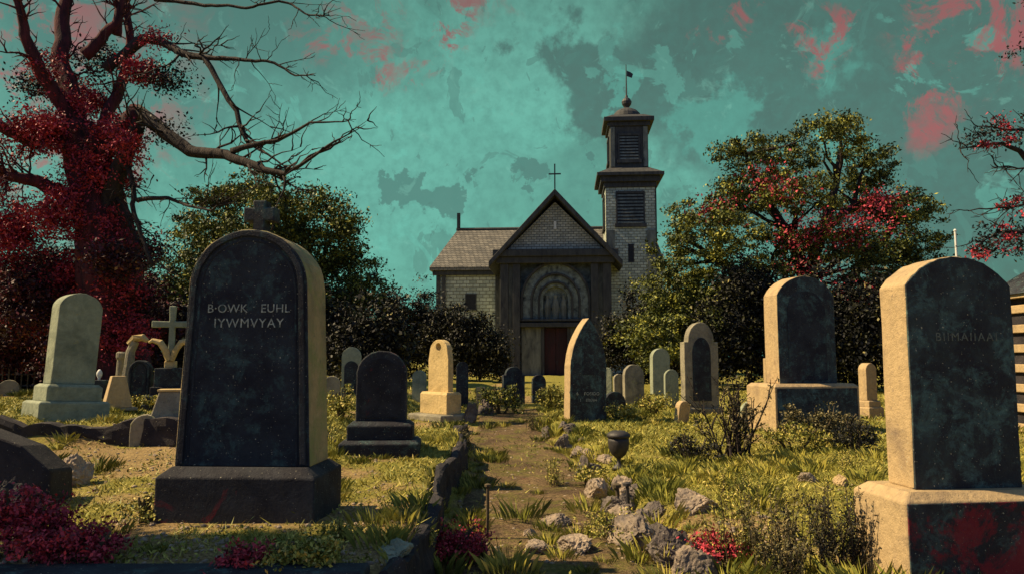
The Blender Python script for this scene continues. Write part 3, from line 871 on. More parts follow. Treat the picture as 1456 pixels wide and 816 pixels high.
# ------------------------------------------------------------------ iron urn on its stem
p = at(880, 664); s = p.y / F
rt = empty('iron_urn', p - Vector((0, 0, .02)), 0, 'dark footed urn standing in the grass beside the path', 'urn')
mb = MB(); mb.lathe([(10 * s, 0), (9 * s, 3 * s), (3 * s, 7 * s), (2.5 * s, 13 * s), (4 * s, 15 * s)], 16); mb.build('stem', M['iron'], rt, smooth=True)
mb = MB(); mb.lathe([(4 * s, 14.8 * s), (10 * s, 20 * s), (14 * s, 28 * s), (15 * s, 38 * s), (14.5 * s, 43 * s), (13 * s, 43 * s), (13 * s, 38 * s), (6 * s, 30 * s)], 20); mb.build('bowl', M['iron'], rt, smooth=True)
mb = MB(); mb.lathe([(14 * s, 42.8 * s), (16.5 * s, 44 * s), (16.5 * s, 47 * s), (14 * s, 50 * s), (9 * s, 52.5 * s)], 20); mb.build('rim', M['iron'], rt, smooth=True)
# posts
def post(u, v, hpx, r, m, label, lean=0, cap=False):
    p = at(u, v); s = p.y / F
    rt = empty('marker_post', p - Vector((0, 0, .05)), 0, label, 'post')
    mb = MB(); mb.tube([(0, 0, 0), (0.004, 0, hpx * s * 0.5), (0, 0, hpx * s)], [r, r * 0.95, r * 0.9], 8, 0.06); mb.build('shaft', m, rt)
    mb = MB(); mb.lathe([(r * 0.9, hpx * s - .005), (r * 1.9, hpx * s + r * 0.2), (r * 1.9, hpx * s + r * 1.4), (r * 0.8, hpx * s + r * 1.9)], 10); mb.build('cap', m, rt)
    rt.rotation_euler = (0, R(lean), 0)
post(692, 766, 78, 0.017, M['twig'], 'thin knobbed stake standing in the shaded path by the wall', 1)
post(893, 728, 42, 0.022, M['iron'], 'short dark post with flat head among the path-edge rocks', -1)
post(880, 722, 34, 0.026, M['twig'], 'short brown post left of the flat-headed one', -4)

# ------------------------------------------------------------------ fence behind the mossy stone
p = at(30, 556); s = p.y / F
rt = empty('picket_fence', Vector((p.x, p.y + 1.2, gz(p.x, p.y + 1.2) - .05)), R(5), 'low dark iron picket fence behind the mossy headstone', 'fence')
for k in range(14):
    mb = MB(); x = (k - 8) * 0.19
    mb.box(x - 0.022, x + 0.022, -0.012, 0.012, 0, 0.72 + 0.03 * (k % 3)); mb.add([(x - .022, -.012, .72 + .03 * (k % 3)), (x + .022, -.012, .72 + .03 * (k % 3)), (x + .022, .012, .72 + .03 * (k % 3)), (x - .022, .012, .72 + .03 * (k % 3)), (x, 0, .82 + .03 * (k % 3))], [(0, 1, 4), (1, 2, 4), (2, 3, 4), (3, 0, 4)])
    mb.build('picket', M['twig'], rt)
mb = MB(); mb.box(-1.75, 1.2, 0.014, 0.04, 0.2, 0.25); mb.box(-1.75, 1.2, 0.014, 0.04, 0.55, 0.6); mb.build('rail', M['iron'], rt)

# ------------------------------------------------------------------ church
CH = Vector((2.95, 50.0, 0.3))
ch = empty('church', CH, R(-4), 'old brick church with a dark gabled porch and a square bell tower', 'church')
def part(name, m, mb, parent=None, bevel=0.0, loc=None, label=None):
    o = mb.build(name, m, parent or ch, loc=loc, bevel=bevel)
    if label: o['label'] = label
    return o
PW = 3.75; EZ = 8.35; PK = 12.45
# nave
nx0, nx1, ny0, ny1 = -9.05, 7.6, 5.0, 12.0
part('nave_wall', M['rubble'], MB().box(nx0, nx1, ny0, ny1, -0.6, 8.3))
mb = MB()
o_ = 0.45; rz0, rz1 = 8.25, 11.75; ym = (ny0 + ny1) / 2
vs = [(nx0 - o_, ny0 - o_, rz0), (nx1 + o_, ny0 - o_, rz0), (nx1 + o_, ny1 + o_, rz0), (nx0 - o_, ny1 + o_, rz0), (nx0 + 1.1, ym, rz1), (nx1, ym, rz1),
      (nx0 - o_, ny0 - o_, rz0 - .25), (nx1 + o_, ny0 - o_, rz0 - .25), (nx1 + o_, ny1 + o_, rz0 - .25), (nx0 - o_, ny1 + o_, rz0 - .25)]
mb.add(vs, [(0, 1, 5, 4), (1, 2, 5), (2, 3, 4, 5), (3, 0, 4), (6, 7, 1, 0), (7, 8, 2, 1), (8, 9, 3, 2), (9, 6, 0, 3), (9, 8, 7, 6)])
rf = part('nave_roof', M['slate_roof'], mb)
part('ridge_cap', M['timber'], MB().tube([(nx0 + 1.0, ym, rz1 + .02), (nx1, ym, rz1 + .02)], [.13, .13], 6), rf)
part('chimney', M['timber'], MB().box(nx0 + 1.05, nx0 + 1.3, ym - .12, ym + .12, rz1 - .2, rz1 + 1.35), rf)
part('cornice', M['timber'], MB().box(nx0 - .25, nx1, ny0 - .28, ny0 - .003, 7.65, 7.99), bevel=.03)
for x in (nx0 + .02, nx0 + 0.45):
    part('corner_pilaster', M['timber'], MB().box(x, x + .28, ny0 - .14, ny0 - .004, -0.5, 7.64))
part('corner_pilaster', M['timber'], MB().box(-4.55, -3.95, ny0 - .14, ny0 - .004, -0.5, 7.64))
for (x0, x1, z0, z1) in ((-6.75, -6.05, 5.2, 6.2), (-6.85, -6.2, 3.4, 4.1)):
    w = part('window', M['timber'], MB().box(x0 - .08, x0, ny0 - .08, ny0 - .004, z0 - .08, z1 + .08).box(x1, x1 + .08, ny0 - .08, ny0 - .004, z0 - .08, z1 + .08).box(x0, x1, ny0 - .08, ny0 - .004, z1, z1 + .08).box(x0 - .14, x1 + .14, ny0 - .12, ny0 - .005, z0 - .18, z0 - .082))
    part('pane', M['void'], MB().box(x0, x1, ny0 - .05, ny0 - .003, z0 - .08, z1), w)
# porch body: dark timber front with a big arch
for a_ in (-PW, PW - .5): part('porch_wall', M['brick'], MB().box(a_, a_ + .5, 0, 5.0 - .003, -.6, EZ))
part('porch_back', M['mural'], MB().box(-PW + .5, PW - .5, .75, 1.0, -.6, EZ))
mb = MB(); mb.prism([(-PW, EZ), (PW, EZ), (0, PK - .35)], 0.0, 4.99)
part('gable', M['shingle'], mb)
# roof slabs over gable
mb = MB()
ov = 0.75
for sg in (-1, 1):
    dx, dz = PW + ov, (PK - EZ) * (PW + ov) / PW
    a0 = (0.0, PK); a1 = (sg * dx, PK - dz)
    t_ = 0.42
    mb.prism([a1, (a1[0], a1[1] + t_), (0, PK + t_), (0, PK)] if sg > 0 else [a1, (0, PK), (0, PK + t_), (a1[0], a1[1] + t_)], -0.75, 5.6)
rf2 = part('porch_roof', M['timber'], mb, bevel=.03)
mb = MB()
mb.prism([(-.045, PK + .3), (.045, PK + .3), (.045, PK + 2.3), (-.045, PK + 2.3)], -.1, -.02)
mb.box(-.42, .42, -.09, -.03, PK + 1.55, PK + 1.64)
part('cross', M['iron'], mb, rf2)
part('gable_light', M['white'], MB().box(-.08, .08, -.06, -.004, 10.2, 10.75))
# entablature
part('entablature', M['timber'], MB().box(-PW - .5, PW + .5, -.55, -.004, EZ - .05, EZ + .42).box(-PW - .25, PW + .25, -.35, -.004, EZ - .5, EZ - .053), bevel=.03)
for x0, x1 in ((-PW - .02, -PW + .55), (-PW + .85, -PW + 1.35), (PW - 1.35, PW - .85), (PW - .55, PW + .02)):
    part('pilaster', M['timber'], MB().box(x0, x1, -.18, .2, -.5, EZ - .502), bevel=.03)
for a_ in (-PW + .52, PW - .9): part('side_panel', M['timber_pale'], MB().box(a_, a_ + .38, .1, .3, -.5, EZ - .5))
# inner bay
bx = PW - 1.33
part('lintel', M['timber'], MB().box(-bx, bx, -.1, .6, 3.55, 3.85).box(-bx, bx, -.02, .6, 3.95, 4.1), bevel=.02)
for rad, wd, yf, mm in ((2.38, .15, .05, 'timber'), (2.23, .55, .24, 'mural'), (1.70, .13, .14, 'timber'), (1.56, .36, .34, 'mural'), (1.20, .12, .24, 'timber'), (1.08, .22, .42, 'mural')):
    n = 24; zc = 5.35; sc = 1.12
    ou = [(-rad, 4.1)] + [(rad * math.cos(PI - PI * i / n), zc + rad * sc * math.sin(PI - PI * i / n)) for i in range(n + 1)] + [(rad, 4.1)]
    ri = rad - wd
    inn = [(-ri, 4.1)] + [(ri * math.cos(PI - PI * i / n), zc + ri * sc * math.sin(PI - PI * i / n)) for i in range(n + 1)] + [(ri, 4.1)]
    part('arch_moulding', M[mm], MB().band(ou, inn, yf, .752), bevel=.02)
for x, w_ in ((-.55, .16), (.0, .2), (.55, .16)):
    part('carved_figure', M['timber_pale'], MB().tube([(x, .62, 4.1), (x, .6, 4.9), (x, .6, 5.35), (x, .6, 5.5), (x, .6, 5.75)], [w_, w_ * 1.3, w_ * .9, w_ * .55, w_ * .6], 9, .15))
for a_, b_ in ((-bx + .1, -1.0), (1.0, bx - .1)): part('wall_panel', M['timber_pale'], MB().box(a_, b_, .3, .6, -.4, 3.54))
for a_ in (-.98, .78): part('jamb', M['timber'], MB().box(a_, a_ + .2, .2, .6, -.4, 3.54))
part('door', M['door'], MB().box(-.77, -.01, .42, .6, -.4, 3.5), bevel=.015)
dr = part('door', M['door'], MB().box(.01, .77, .42, .6, -.4, 3.5), bevel=.015)
part('handle', M['iron'], MB().box(.06, .1, .36, .417, 1.0, 1.3), dr)
# tower
tx, ty, hw = 5.35, 2.4, 1.75
Z1, Z2 = 13.6, 18.2
part('tower_wall', M['brick'], MB().box(tx - hw, tx + hw, ty, ty + 2 * hw, -.6, Z1))
def louvre(x0, x1, z0, z1, y, n=9, side=False, X=0):
    fr = MB()
    if not side:
        fr.box(x0 - .1, x0, y - .09, y - .004, z0, z1).box(x1, x1 + .1, y - .09, y - .004, z0, z1).box(x0 - .1, x1 + .1, y - .1, y - .004, z1 + .002, z1 + .16).box(x0 - .2, x1 + .2, y - .16, y - .004, z0 - .24, z0 - .002)
        w = part('louvre_window', M['timber'], fr)
        bk = MB().box(x0, x1, y - .03, y - .003, z0, z1); part('pane', M['void'], bk, w)
        sl = MB()
        for k in range(n):
            z = z0 + (z1 - z0) * (k + .15) / n
            sl.add([(x0, y - .085, z), (x1, y - .085, z), (x1, y - .035, z + (z1 - z0) / n * .55), (x0, y - .035, z + (z1 - z0) / n * .55)], [(0, 1, 2, 3)])
        part('louvre', M['timber_pale'], sl, w)
    else:
        fr.box(X - .09, X - .004, x0 - .1, x0, z0, z1).box(X - .09, X - .004, x1, x1 + .1, z0, z1).box(X - .1, X - .004, x0 - .1, x1 + .1, z1 + .002, z1 + .16).box(X - .16, X - .004, x0 - .2, x1 + .2, z0 - .24, z0 - .002)
        w = part('louvre_window', M['timber'], fr)
        part('pane', M['void'], MB().box(X - .03, X - .003, x0, x1, z0, z1), w)
louvre(tx - .92, tx + .92, 10.95, 13.15, ty, 9)
louvre(ty + .9, ty + 2.6, 10.95, 13.1, 0, side=True, X=tx - hw)
part('slit_window', M['void'], MB().box(tx - .2, tx + .2, ty - .03, ty - .003, 8.2, 9.5))
for sg in (-1, 1):
    x0 = tx + sg * hw
    part('quoin', M['timber_pale'], MB().box(min(x0, x0 - sg * .62), max(x0, x0 - sg * .62), ty - .1, ty - .003, 9.1, 10.5))
part('quoin', M['timber_pale'], MB().box(tx + hw - .6, tx + hw, ty - .09, ty - .003, 6.2, 8.9))
part('drain_pipe', M['iron'], MB().tube([(tx + hw + .06, ty + .1, -.4), (tx + hw + .06, ty + .1, Z1)], [.06, .06], 6))
mb = MB()
mb.box(tx - hw - .12, tx + hw + .12, ty - .12, ty + 2 * hw + .12, Z1, Z1 + .35)
mb.box(tx - hw - .35, tx + hw + .35, ty - .35, ty + 2 * hw + .35, Z1 + .35, Z1 + .75)
mb.box(tx - hw - .62, tx + hw + .62, ty - .62, ty + 2 * hw + .62, Z1 + .75, Z1 + 1.0)
mb.box(tx - hw - .55, tx + hw + .55, ty - .55, ty + 2 * hw + .55, Z1 + 1.0, Z1 + 1.55, .9, .9)
part('cornice', M['timber'], mb, bevel=.025)
bw = 1.38; cy = ty + hw
part('belfry_wall', M['timber'], MB().box(tx - bw, tx + bw, cy - bw, cy + bw, Z1 + 1.5, Z2), bevel=.02)
for sg in (-1, 1):
    part('belfry_pilaster', M['timber_pale'], MB().box(tx + sg * (bw - .2) - .16, tx + sg * (bw - .2) + .16, cy - bw - .1, cy - bw - .003, Z1 + 1.57, Z2 - .05), bevel=.02)
louvre(tx - .68, tx + .68, 15.7, 17.5, cy - bw, 8)
louvre(cy - .6, cy + .6, 15.8, 17.5, 0, side=True, X=tx - bw)
mb = MB()
mb.box(tx - bw - .15, tx + bw + .15, cy - bw - .15, cy + bw + .15, Z2, Z2 + .3)
mb.box(tx - bw - .42, tx + bw + .42, cy - bw - .42, cy + bw + .42, Z2 + .3, Z2 + .62)
mb.box(tx - bw - .35, tx + bw + .35, cy - bw - .35, cy + bw + .35, Z2 + .62, Z2 + .95, .55, .55)
part('cornice', M['timber'], mb, bevel=.025)
mb = MB().lathe([(1.08, Z2 + .9), (1.08, Z2 + 1.05), (1.0, Z2 + 1.3), (.78, Z2 + 1.55), (.45, Z2 + 1.72), (.2, Z2 + 1.8)], 20)
dm = part('dome', M['timber'], mb, loc=(tx, cy, 0))
mb = MB().lathe([(.16, Z2 + 1.75), (.2, Z2 + 1.9), (.34, Z2 + 2.1), (.38, Z2 + 2.3), (.28, Z2 + 2.5), (.12, Z2 + 2.62), (.09, Z2 + 2.8)], 14)
part('finial', M['iron'], mb, dm)
part('weather_vane', M['iron'], MB().tube([(0, 0, Z2 + 2.7), (0, 0, Z2 + 5.2)], [.06, .03], 6).add([(.05, 0, Z2 + 4.3), (.42, 0, Z2 + 4.15), (.52, 0, Z2 + 4.45), (.32, 0, Z2 + 4.6), (.05, 0, Z2 + 4.72), (.05, .03, Z2 + 4.3), (.42, .03, Z2 + 4.15), (.52, .03, Z2 + 4.45), (.32, .03, Z2 + 4.6), (.05, .03, Z2 + 4.72)],
     [(0, 1, 2, 3, 4), (9, 8, 7, 6, 5), (0, 5, 6, 1), (1, 6, 7, 2), (2, 7, 8, 3), (3, 8, 9, 4)]), dm)

# white stack beside the tower, flag pole behind the broad stone
p = at_depth(937, 380, 62)
mb = MB(); mb.box(-.28, .28, -.28, .28, 0, p.z + .6); mb.box(-.36, .36, -.36, .36, p.z + .603, p.z + .8)
tag(mb.build('chimney_stack', M['white'], None, (p.x, p.y, .3)), 'white chimney stack just showing beside the bell tower', 'chimney')
p = at_depth(1358, 328, 24)
mb = MB(); mb.tube([(0, 0, 0), (0, 0, p.z - .5)], [.045, .035], 8); mb.lathe([(.03, p.z - .52), (.055, p.z - .47), (.03, p.z - .42)], 8)
tag(mb.build('flag_pole', M['white'], None, (p.x, p.y, gz(p.x, p.y) - .1)), 'thin white pole rising behind the broad sunlit-edged headstone', 'pole')

# little mausoleum at the picture edge
mx0 = 9.35
mz = gz(mx0, 13.2)
ms = empty('mausoleum', (mx0, 13.0, mz - .1), 0, 'small banded stone mausoleum with a dark sloping roof at the picture edge', 'mausoleum')
MB().box(0, 2.6, 0, 1.15, 0, 2.55).build('wall', M['darkrock'], ms)
for k in range(7):
    MB().box(-.06 - .012 * (k % 2), 2.66, -.06, 1.21, .12 + .36 * k, .27 + .36 * k).build('band', M['sandstone'], ms, bevel=.015)
mb = MB(); mb.prism([(-.22, 2.62), (2.85, 2.62), (1.3, 3.5)], -.3, 1.4); mb.build('roof', M['slate'], ms, bevel=.02)
MB().box(-.16, 2.76, -.2, 1.3, 2.553, 2.617).build('cornice', M['sandstone'], ms)

# ------------------------------------------------------------------ trees
def make_tree(name, label, u, v, Y, limbs, blobs, leafm, size, per, cl, leaves, redblobs=(), trunk_r=0.35, group='trees round the churchyard', barkm='bark', shell=0.5, twigs=0):
    base = at_depth(u, v, Y); base.z = gz(base.x, base.y)
    rt = empty(name, base, 0, label, 'tree', group)
    mb = MB()
    for pts, r0, r1 in limbs:
        P = [Vector(q) - base for q in pts]
        out = []; 
        for a, b in zip(P[:-1], P[1:]):
            w = wander(a, b, 4, 0.10); out += w[:-1]
        out.append(P[-1])
        mb.tube(out, taper(r0, r1, len(out) - 1), 8, 0.10)
    # branches into the blobs
    for (cx, cy, cz, rx, ry, rz) in list(blobs)[:40]:
        c = Vector((cx, cy, cz)) - base
        for k in range(3):
            e = c + Vector((random.uniform(-rx, rx) * .7, random.uniform(-ry, ry) * .7, random.uniform(-.3, .8) * rz))
            st = min((Vector(q) - base for pts, _, _ in limbs for q in pts), key=lambda q: (q - c).length + max(0, q.z - c.z) * 2)
            w = wander(st, e, 6, 0.16); mb.tube(w, taper(trunk_r * .22, 0.015, 6), 5, 0.1)
    mb.build('trunk', M[barkm], rt)
    P, T = cloud(blobs, per, cl, leaves, shell)
    leaf_mesh('crown', P - np.array(base), size, leafm, rt, T)
    if redblobs:
        P, T = cloud(redblobs, per * .38, cl * 2.6, leaves, .2)
        leaf_mesh('red_foliage', P - np.array(base), size, M['leaf_red'], rt, T)
    return rt

def B(u, v, ru, rv, Y, ry=None):
    Y = Y + random.uniform(-1.3, 1.3) if Y > 20 else Y; u += random.uniform(-8, 8) if Y > 20 else 0; v += random.uniform(-6, 6) if Y > 20 else 0
    c = at_depth(u, v, Y); s = Y / F
    return (c.x, c.y, c.z, ru * s, (ry if ry else ru * s * .9), rv * s)

# big broad tree right of the church
Y = 30
tb = lambda u, v, Y=30: at_depth(u, v, Y)
blobs = [B(1060, 215, 46, 30, 30), B(1120, 225, 50, 32, 31), B(1190, 190, 38, 34, 29), B(1225, 230, 44, 34, 30), B(1060, 270, 62, 30, 29), B(1140, 275, 60, 32, 28),
         B(1215, 285, 58, 34, 30), B(1280, 285, 44, 30, 30), B(1320, 300, 34, 26, 29), B(985, 320, 40, 34, 30), B(1030, 335, 56, 36, 28), B(1100, 345, 56, 40, 29), B(1190, 345, 60, 34, 29),
         B(1270, 345, 60, 32, 29), B(960, 370, 36, 40, 29), B(1010, 400, 60, 44, 28), B(1090, 410, 60, 44, 28), B(950, 430, 52, 50, 28), B(1240, 400, 60, 40, 29), B(1310, 380, 50, 36, 30),
         B(1020, 470, 70, 50, 28), B(930, 490, 60, 46, 28), B(1110, 490, 70, 54, 29), B(1200, 480, 70, 60, 30), B(1290, 460, 70, 60, 31), B(1045, 300, 40, 30, 30), B(1160, 175, 16, 12, 29), B(1205, 172, 14, 10, 29)]
reds = [B(1110, 255, 34, 26, 27.5), B(1145, 340, 34, 40, 27), B(1230, 330, 40, 40, 27.5), B(1175, 430, 36, 60, 27.5), B(1240, 440, 44, 50, 28), B(1260, 280, 34, 24, 28), B(1010, 310, 30, 24, 28)]
trunk = [tb(1160, 560), tb(1158, 470), tb(1150, 400)]
limbs = [(trunk, .55, .36), ([trunk[2], tb(1120, 330), tb(1080, 270), tb(1060, 220)], .3, .06), ([trunk[2], tb(1170, 330), tb(1190, 260), tb(1195, 190)], .32, .05), ([trunk[1], tb(1220, 380), tb(1270, 320), tb(1315, 300)], .3, .05),
         ([trunk[1], tb(1090, 410), tb(1020, 370), tb(965, 340)], .28, .05), ([tb(1170, 330), tb(1215, 290), tb(1230, 235)], .2, .04)]
make_tree('broad_tree', 'broad spreading green tree with patches of red leaves right of the church', 1160, 560, 30, limbs, blobs, M['leaf'], 0.12, 8.0, .19, 108, reds, .5, shell=.7)

# leafy tree behind the tall stone, on the other side
tb = lambda u, v, Y=31: at_depth(u, v, Y)
blobs = [B(300, 285, 40, 26, 31), B(350, 268, 46, 26, 31), B(400, 285, 50, 32, 30), B(455, 300, 40, 30, 31), B(480, 330, 36, 34, 30), B(290, 330, 60, 36, 31), B(370, 335, 70, 40, 30), B(440, 360, 60, 40, 30),
         B(500, 380, 40, 40, 30), B(530, 420, 34, 34, 30), B(480, 430, 54, 46, 30), B(270, 385, 60, 40, 31), B(340, 400, 70, 50, 30), B(420, 430, 60, 50, 30), B(520, 470, 44, 44, 30), B(470, 490, 60, 46, 30), B(240, 440, 60, 50, 31), B(330, 470, 80, 54, 31), B(545, 500, 30, 40, 30)]
trunk = [tb(400, 560), tb(398, 480), tb(395, 420)]
limbs = [(trunk, .45, .3), ([trunk[2], tb(350, 350), tb(320, 290)], .25, .05), ([trunk[2], tb(410, 350), tb(400, 285)], .25, .05), ([trunk[1], tb(450, 400), tb(480, 330)], .22, .05), ([trunk[1], tb(330, 420), tb(270, 380)], .2, .05)]
make_tree('leafy_tree', 'dense dark green tree with yellow-lit top behind the tall cross-topped headstone', 400, 560, 31, limbs, blobs, M['leaf'], 0.13, 9.5, .22, 100, (), .4, shell=.7)

# the gnarled red tree: trunk and limbs traced in space, twigs grown from them
Y0 = 20.0; KS = Y0 / 13.5
def tr(u, v, dy=0.0): return at_depth(u, v, Y0 + dy * KS)
base = tr(165, 560); base.z = gz(base.x, base.y)
gt = empty('gnarled_tree', base, 0, 'gnarled half-bare tree with crimson bark, red leaves and long twisting branches', 'tree', 'trees round the churchyard')
trunk = [(tr(160, 575), .66), (tr(155, 500), .56), (tr(160, 420), .52), (tr(150, 330), .46), (tr(125, 250), .36), (tr(105, 180), .30)]
limb_defs = [
 ([(105, 180, 0), (85, 90, .3), (95, 0, .6), (100, -60, .8)], .24, .10),
 ([(110, 190, 0), (60, 110, -.6), (35, 40, -.9), (18, -30, -1.1)], .18, .07),
 ([(120, 230, 0), (165, 140, .4), (185, 60, .8), (178, -40, 1.0)], .16, .07),
 ([(150, 330, 0), (175, 230, -.4), (200, 160, -.6), (270, 215, -.9), (330, 225, -1.3), (375, 242, -1.6), (405, 247, -1.8), (460, 210, -2.2)], .26, .022),
 ([(200, 160, -.6), (150, 215, -.3), (135, 260, 0)], .2, .2),
 ([(330, 215, -1.3), (365, 205, -1.5), (395, 200, -1.6), (440, 175, -1.9), (495, 172, -2.2)], .075, .014),
 ([(150, 100, .2), (205, 55, .2), (230, 60, 0), (265, 78, -.3), (290, 82, -.5), (340, 175, -.8), (350, 200, -.9), (372, 215, -1.1)], .15, .03),
 ([(290, 82, -.5), (340, 85, -.7), (390, 90, -.9), (420, 108, -1.0), (448, 108, -1.2)], .06, .012),
 ([(165, 50, .3), (170, 10, .3), (190, -30, .4)], .13, .06),
 ([(220, 0, .2), (300, 8, -.2), (350, 12, -.5), (410, 5, -.8), (440, 22, -1.0), (468, 22, -1.2)], .055, .014),
 ([(120, 80, .1), (165, 35, .2), (178, -20, .3)], .13, .08),
 ([(160, 195, -.4), (183, 240, -.5), (188, 290, -.7), (200, 335, -.9), (218, 378, -1.0)], .10, .04),
 ([(195, 285, -.7), (240, 282, -1.0), (265, 292, -1.2), (300, 300, -1.5), (315, 288, -1.6)], .06, .012),
 ([(135, 250, 0), (165, 280, -.3), (180, 310, -.4), (200, 345, -.6)], .08, .03),
 ([(90, 180, 0), (40, 200, -.5), (-20, 170, -1.0), (-80, 150, -1.4)], .2, .08),
 ([(130, 300, 0), (60, 260, -.5), (10, 250, -.9), (-60, 220, -1.3)], .18, .07),
 ([(135, 420, 0), (60, 400, .6), (0, 390, 1.0), (-50, 370, 1.2)], .2, .1),
]
mb = MB()
P = [q - base for q, r in trunk]; out = []
for a_, b_ in zip(P[:-1], P[1:]): out += wander(a_, b_, 7, .05)[:-1]
out.append(P[-1]); mb.tube(out, list(np.interp(np.linspace(0, 1, len(out)), np.linspace(0, 1, len(trunk)), [r * KS for q, r in trunk])), 24, .04)
for k in range(5):   # root flare
    a_ = k * 1.3; mb.tube([Vector((math.cos(a_) * .3, math.sin(a_) * .3, .9)), Vector((math.cos(a_) * .7, math.sin(a_) * .7, .25)), Vector((math.cos(a_) * 1.1, math.sin(a_) * 1.1, -.1))], [.25, .2, .1], 7, .1)
mb.build('trunk', M['bark_red'], gt, smooth=True)
def grow_twigs(mb, pts, r, n, lmax, depth=0):
    for k in range(n):
        i = random.randint(max(1, len(pts) // 4), len(pts) - 1)
        d = (pts[i] - pts[i - 1]).normalized()
        e = Vector((random.gauss(0, 1), random.gauss(0, .8), random.gauss(0.15, .8)))
        e = (d * .9 + e.normalized() * .9).normalized()
        L = lmax * random.uniform(.35, 1)
        w = wander(pts[i], pts[i] + e * L, 6, .22)
        mb.tube(w, taper(r, .005, 6), 5, .1)
        if depth < 1: grow_twigs(mb, w, r * .55, 3, L * .55, depth + 1)
for li, (pl, r0, r1) in enumerate(limb_defs):
    P = [tr(u, v, d) - base for u, v, d in pl]; out = []
    for a_, b_ in zip(P[:-1], P[1:]): out += wander(a_, b_, 6, .09)[:-1]
    out.append(P[-1])
    q_ = .72 if pl[-1][0] > 180 else .9
    mb = MB(); mb.tube(out, taper(r0 * KS * q_, r1 * KS * .7, len(out) - 1), 12, .05)
    grow_twigs(mb, out, max(.016, min(.04, r0 * .25)), 18 if r0 > .1 else 12, 1.9 if r0 > .1 else 1.2)
    mb.build('branch', M['bark'] if (r1 < .035 or li in (11, 12, 13)) else M['bark_red'], gt, smooth=True)
def BT(u, v, ru, rv, dy=0, ry=None): return B(u, v, ru, rv, Y0 + dy * KS, ry)
rb_ = [BT(60, 190, 60, 40, .2), BT(20, 330, 50, 60, -.3), BT(80, 300, 50, 50, .3), BT(30, 430, 40, 50, .5), BT(130, 150, 40, 34, .4), BT(200, 105, 36, 24, 0), BT(170, 190, 40, 30, -.3), BT(110, 400, 50, 50, .8), BT(-40, 250, 60, 60, 0), BT(150, 250, 44, 44, -.2)]
P, T = cloud(rb_, 34, .18, 75, .3); leaf_mesh('crown', P - np.array(base), .085, M['leaf_red'], gt, T)
low = [BT(40, 470, 70, 60, 2.4), BT(120, 450, 60, 60, 2.2), BT(190, 420, 40, 50, 1.8), BT(215, 470, 40, 50, 2.2), BT(-30, 420, 60, 70, 2.4), BT(60, 380, 60, 40, 1.8), BT(190, 350, 30, 34, 1.2), BT(20, 530, 70, 40, 2.4), BT(130, 520, 70, 40, 2.4), BT(190, 430, 34, 40, 0), BT(125, 480, 44, 40, .2), BT(160, 500, 50, 30, 0.1), BT(165, 370, 40, 34, -.8), BT(40, 430, 60, 60, -.2)]
P, T = cloud(low, 28, .24, 90, .25); leaf_mesh('low_foliage', P - np.array(base), .10, M['leaf_maroon'], gt, T)
crp = [BT(150, 330, 50, 50, -.35, .5), BT(160, 415, 52, 55, -.4, .5), BT(122, 235, 42, 40, -.3, .5), BT(165, 480, 60, 50, -.4, .6), BT(100, 150, 30, 40, -.2, .4), BT(185, 200, 34, 34, -.7, .5), BT(230, 60, 40, 16, 0, .4), BT(60, 95, 24, 40, -.6, .4)]
P, T = cloud(crp, 30, .16, 60, .35); leaf_mesh('creeper', P - np.array(base), .075, M['leaf_red'], gt, T)
fr = [BT(235, 110, 40, 26, -.3), BT(140, 90, 44, 30, .2), BT(235, 185, 34, 18, -.6), BT(60, 120, 40, 30, 0)]
P, T = cloud(fr, 20, .25, 50, .3); leaf_mesh('dark_foliage', P - np.array(base), .09, M['leaf_dark'], gt, T * .6)
# an unseen evergreen added just outside the frame to throw shade on the kerb
yb = Vector((-8.4, 5.15, gz(-8.4, 5.15)))
yt = empty('unseen_shade_tree', yb, 0, 'unseen evergreen tree added beyond the picture edge to shade the kerb beside the fallen slab', 'tree', 'trees round the churchyard')
mb = MB(); mb.tube(wander((0, 0, -.1), (.2, 0, 4.6), 8, .03), taper(.3, .12, 8), 12, .08)
for e in ((1.5, 0, 5.6), (-1.0, .3, 5.4), (.4, -.5, 6.6), (2.4, -.2, 4.9)): mb.tube(wander((.1, 0, 3.2), e, 6, .08), taper(.12, .03, 6), 7, .1)
mb.build('trunk', M['bark'], yt, smooth=True)
P, T = cloud([(.3, 0, 6.2, 1.6, .7, 1.2), (1.6, -.1, 5.4, 1.3, .65, .9), (-1.0, .1, 5.2, 1.2, .7, .9), (2.6, -.2, 4.8, 1.0, .55, .6), (.4, 0, 7.4, 1.1, .6, .8)], 22, .22, 80, .25)
leaf_mesh('crown', P, .11, M['leaf_dark'], yt, T)

# pine-like tree whose trunk stands beyond the frame
Y1 = 15.0
def t2(u, v, dy=0): return at_depth(u, v, Y1 + dy)
base = t2(1540, 560); base.z = gz(base.x, base.y)
pt = empty('leaning_pine', base, 0, 'flat-topped tree reaching in from the picture edge with reddish sprays', 'tree', 'trees round the churchyard')
mb = MB()
tk = [t2(1540, 575), t2(1530, 420), t2(1515, 280), t2(1500, 190), t2(1490, 120), t2(1496, 40), t2(1490, -30)]
mb.tube([q - base for q in tk], [.28, .24, .17, .12, .08, .05, .015], 9, .1)
br = [([(1512, 270), (1450, 215), (1410, 205), (1365, 212)], .08), ([(1520, 350), (1470, 290), (1420, 295), (1378, 300)], .05), ([(1525, 400), (1460, 330), (1420, 330), (1390, 345)], .07), ([(1520, 330), (1470, 240), (1440, 238), (1410, 240)], .03), ([(1500, 190), (1440, 185), (1390, 180)], .05)]
for pl, r0 in br:
    P = [t2(u, v, -.2 * i) - base for i, (u, v) in enumerate(pl)]; out = []
    for a_, b_ in zip(P[:-1], P[1:]): out += wander(a_, b_, 4, .1)[:-1]
    out.append(P[-1]); mb.tube(out, taper(r0, .01, len(out) - 1), 6, .1); grow_twigs(mb, out, .014, 9, .8)
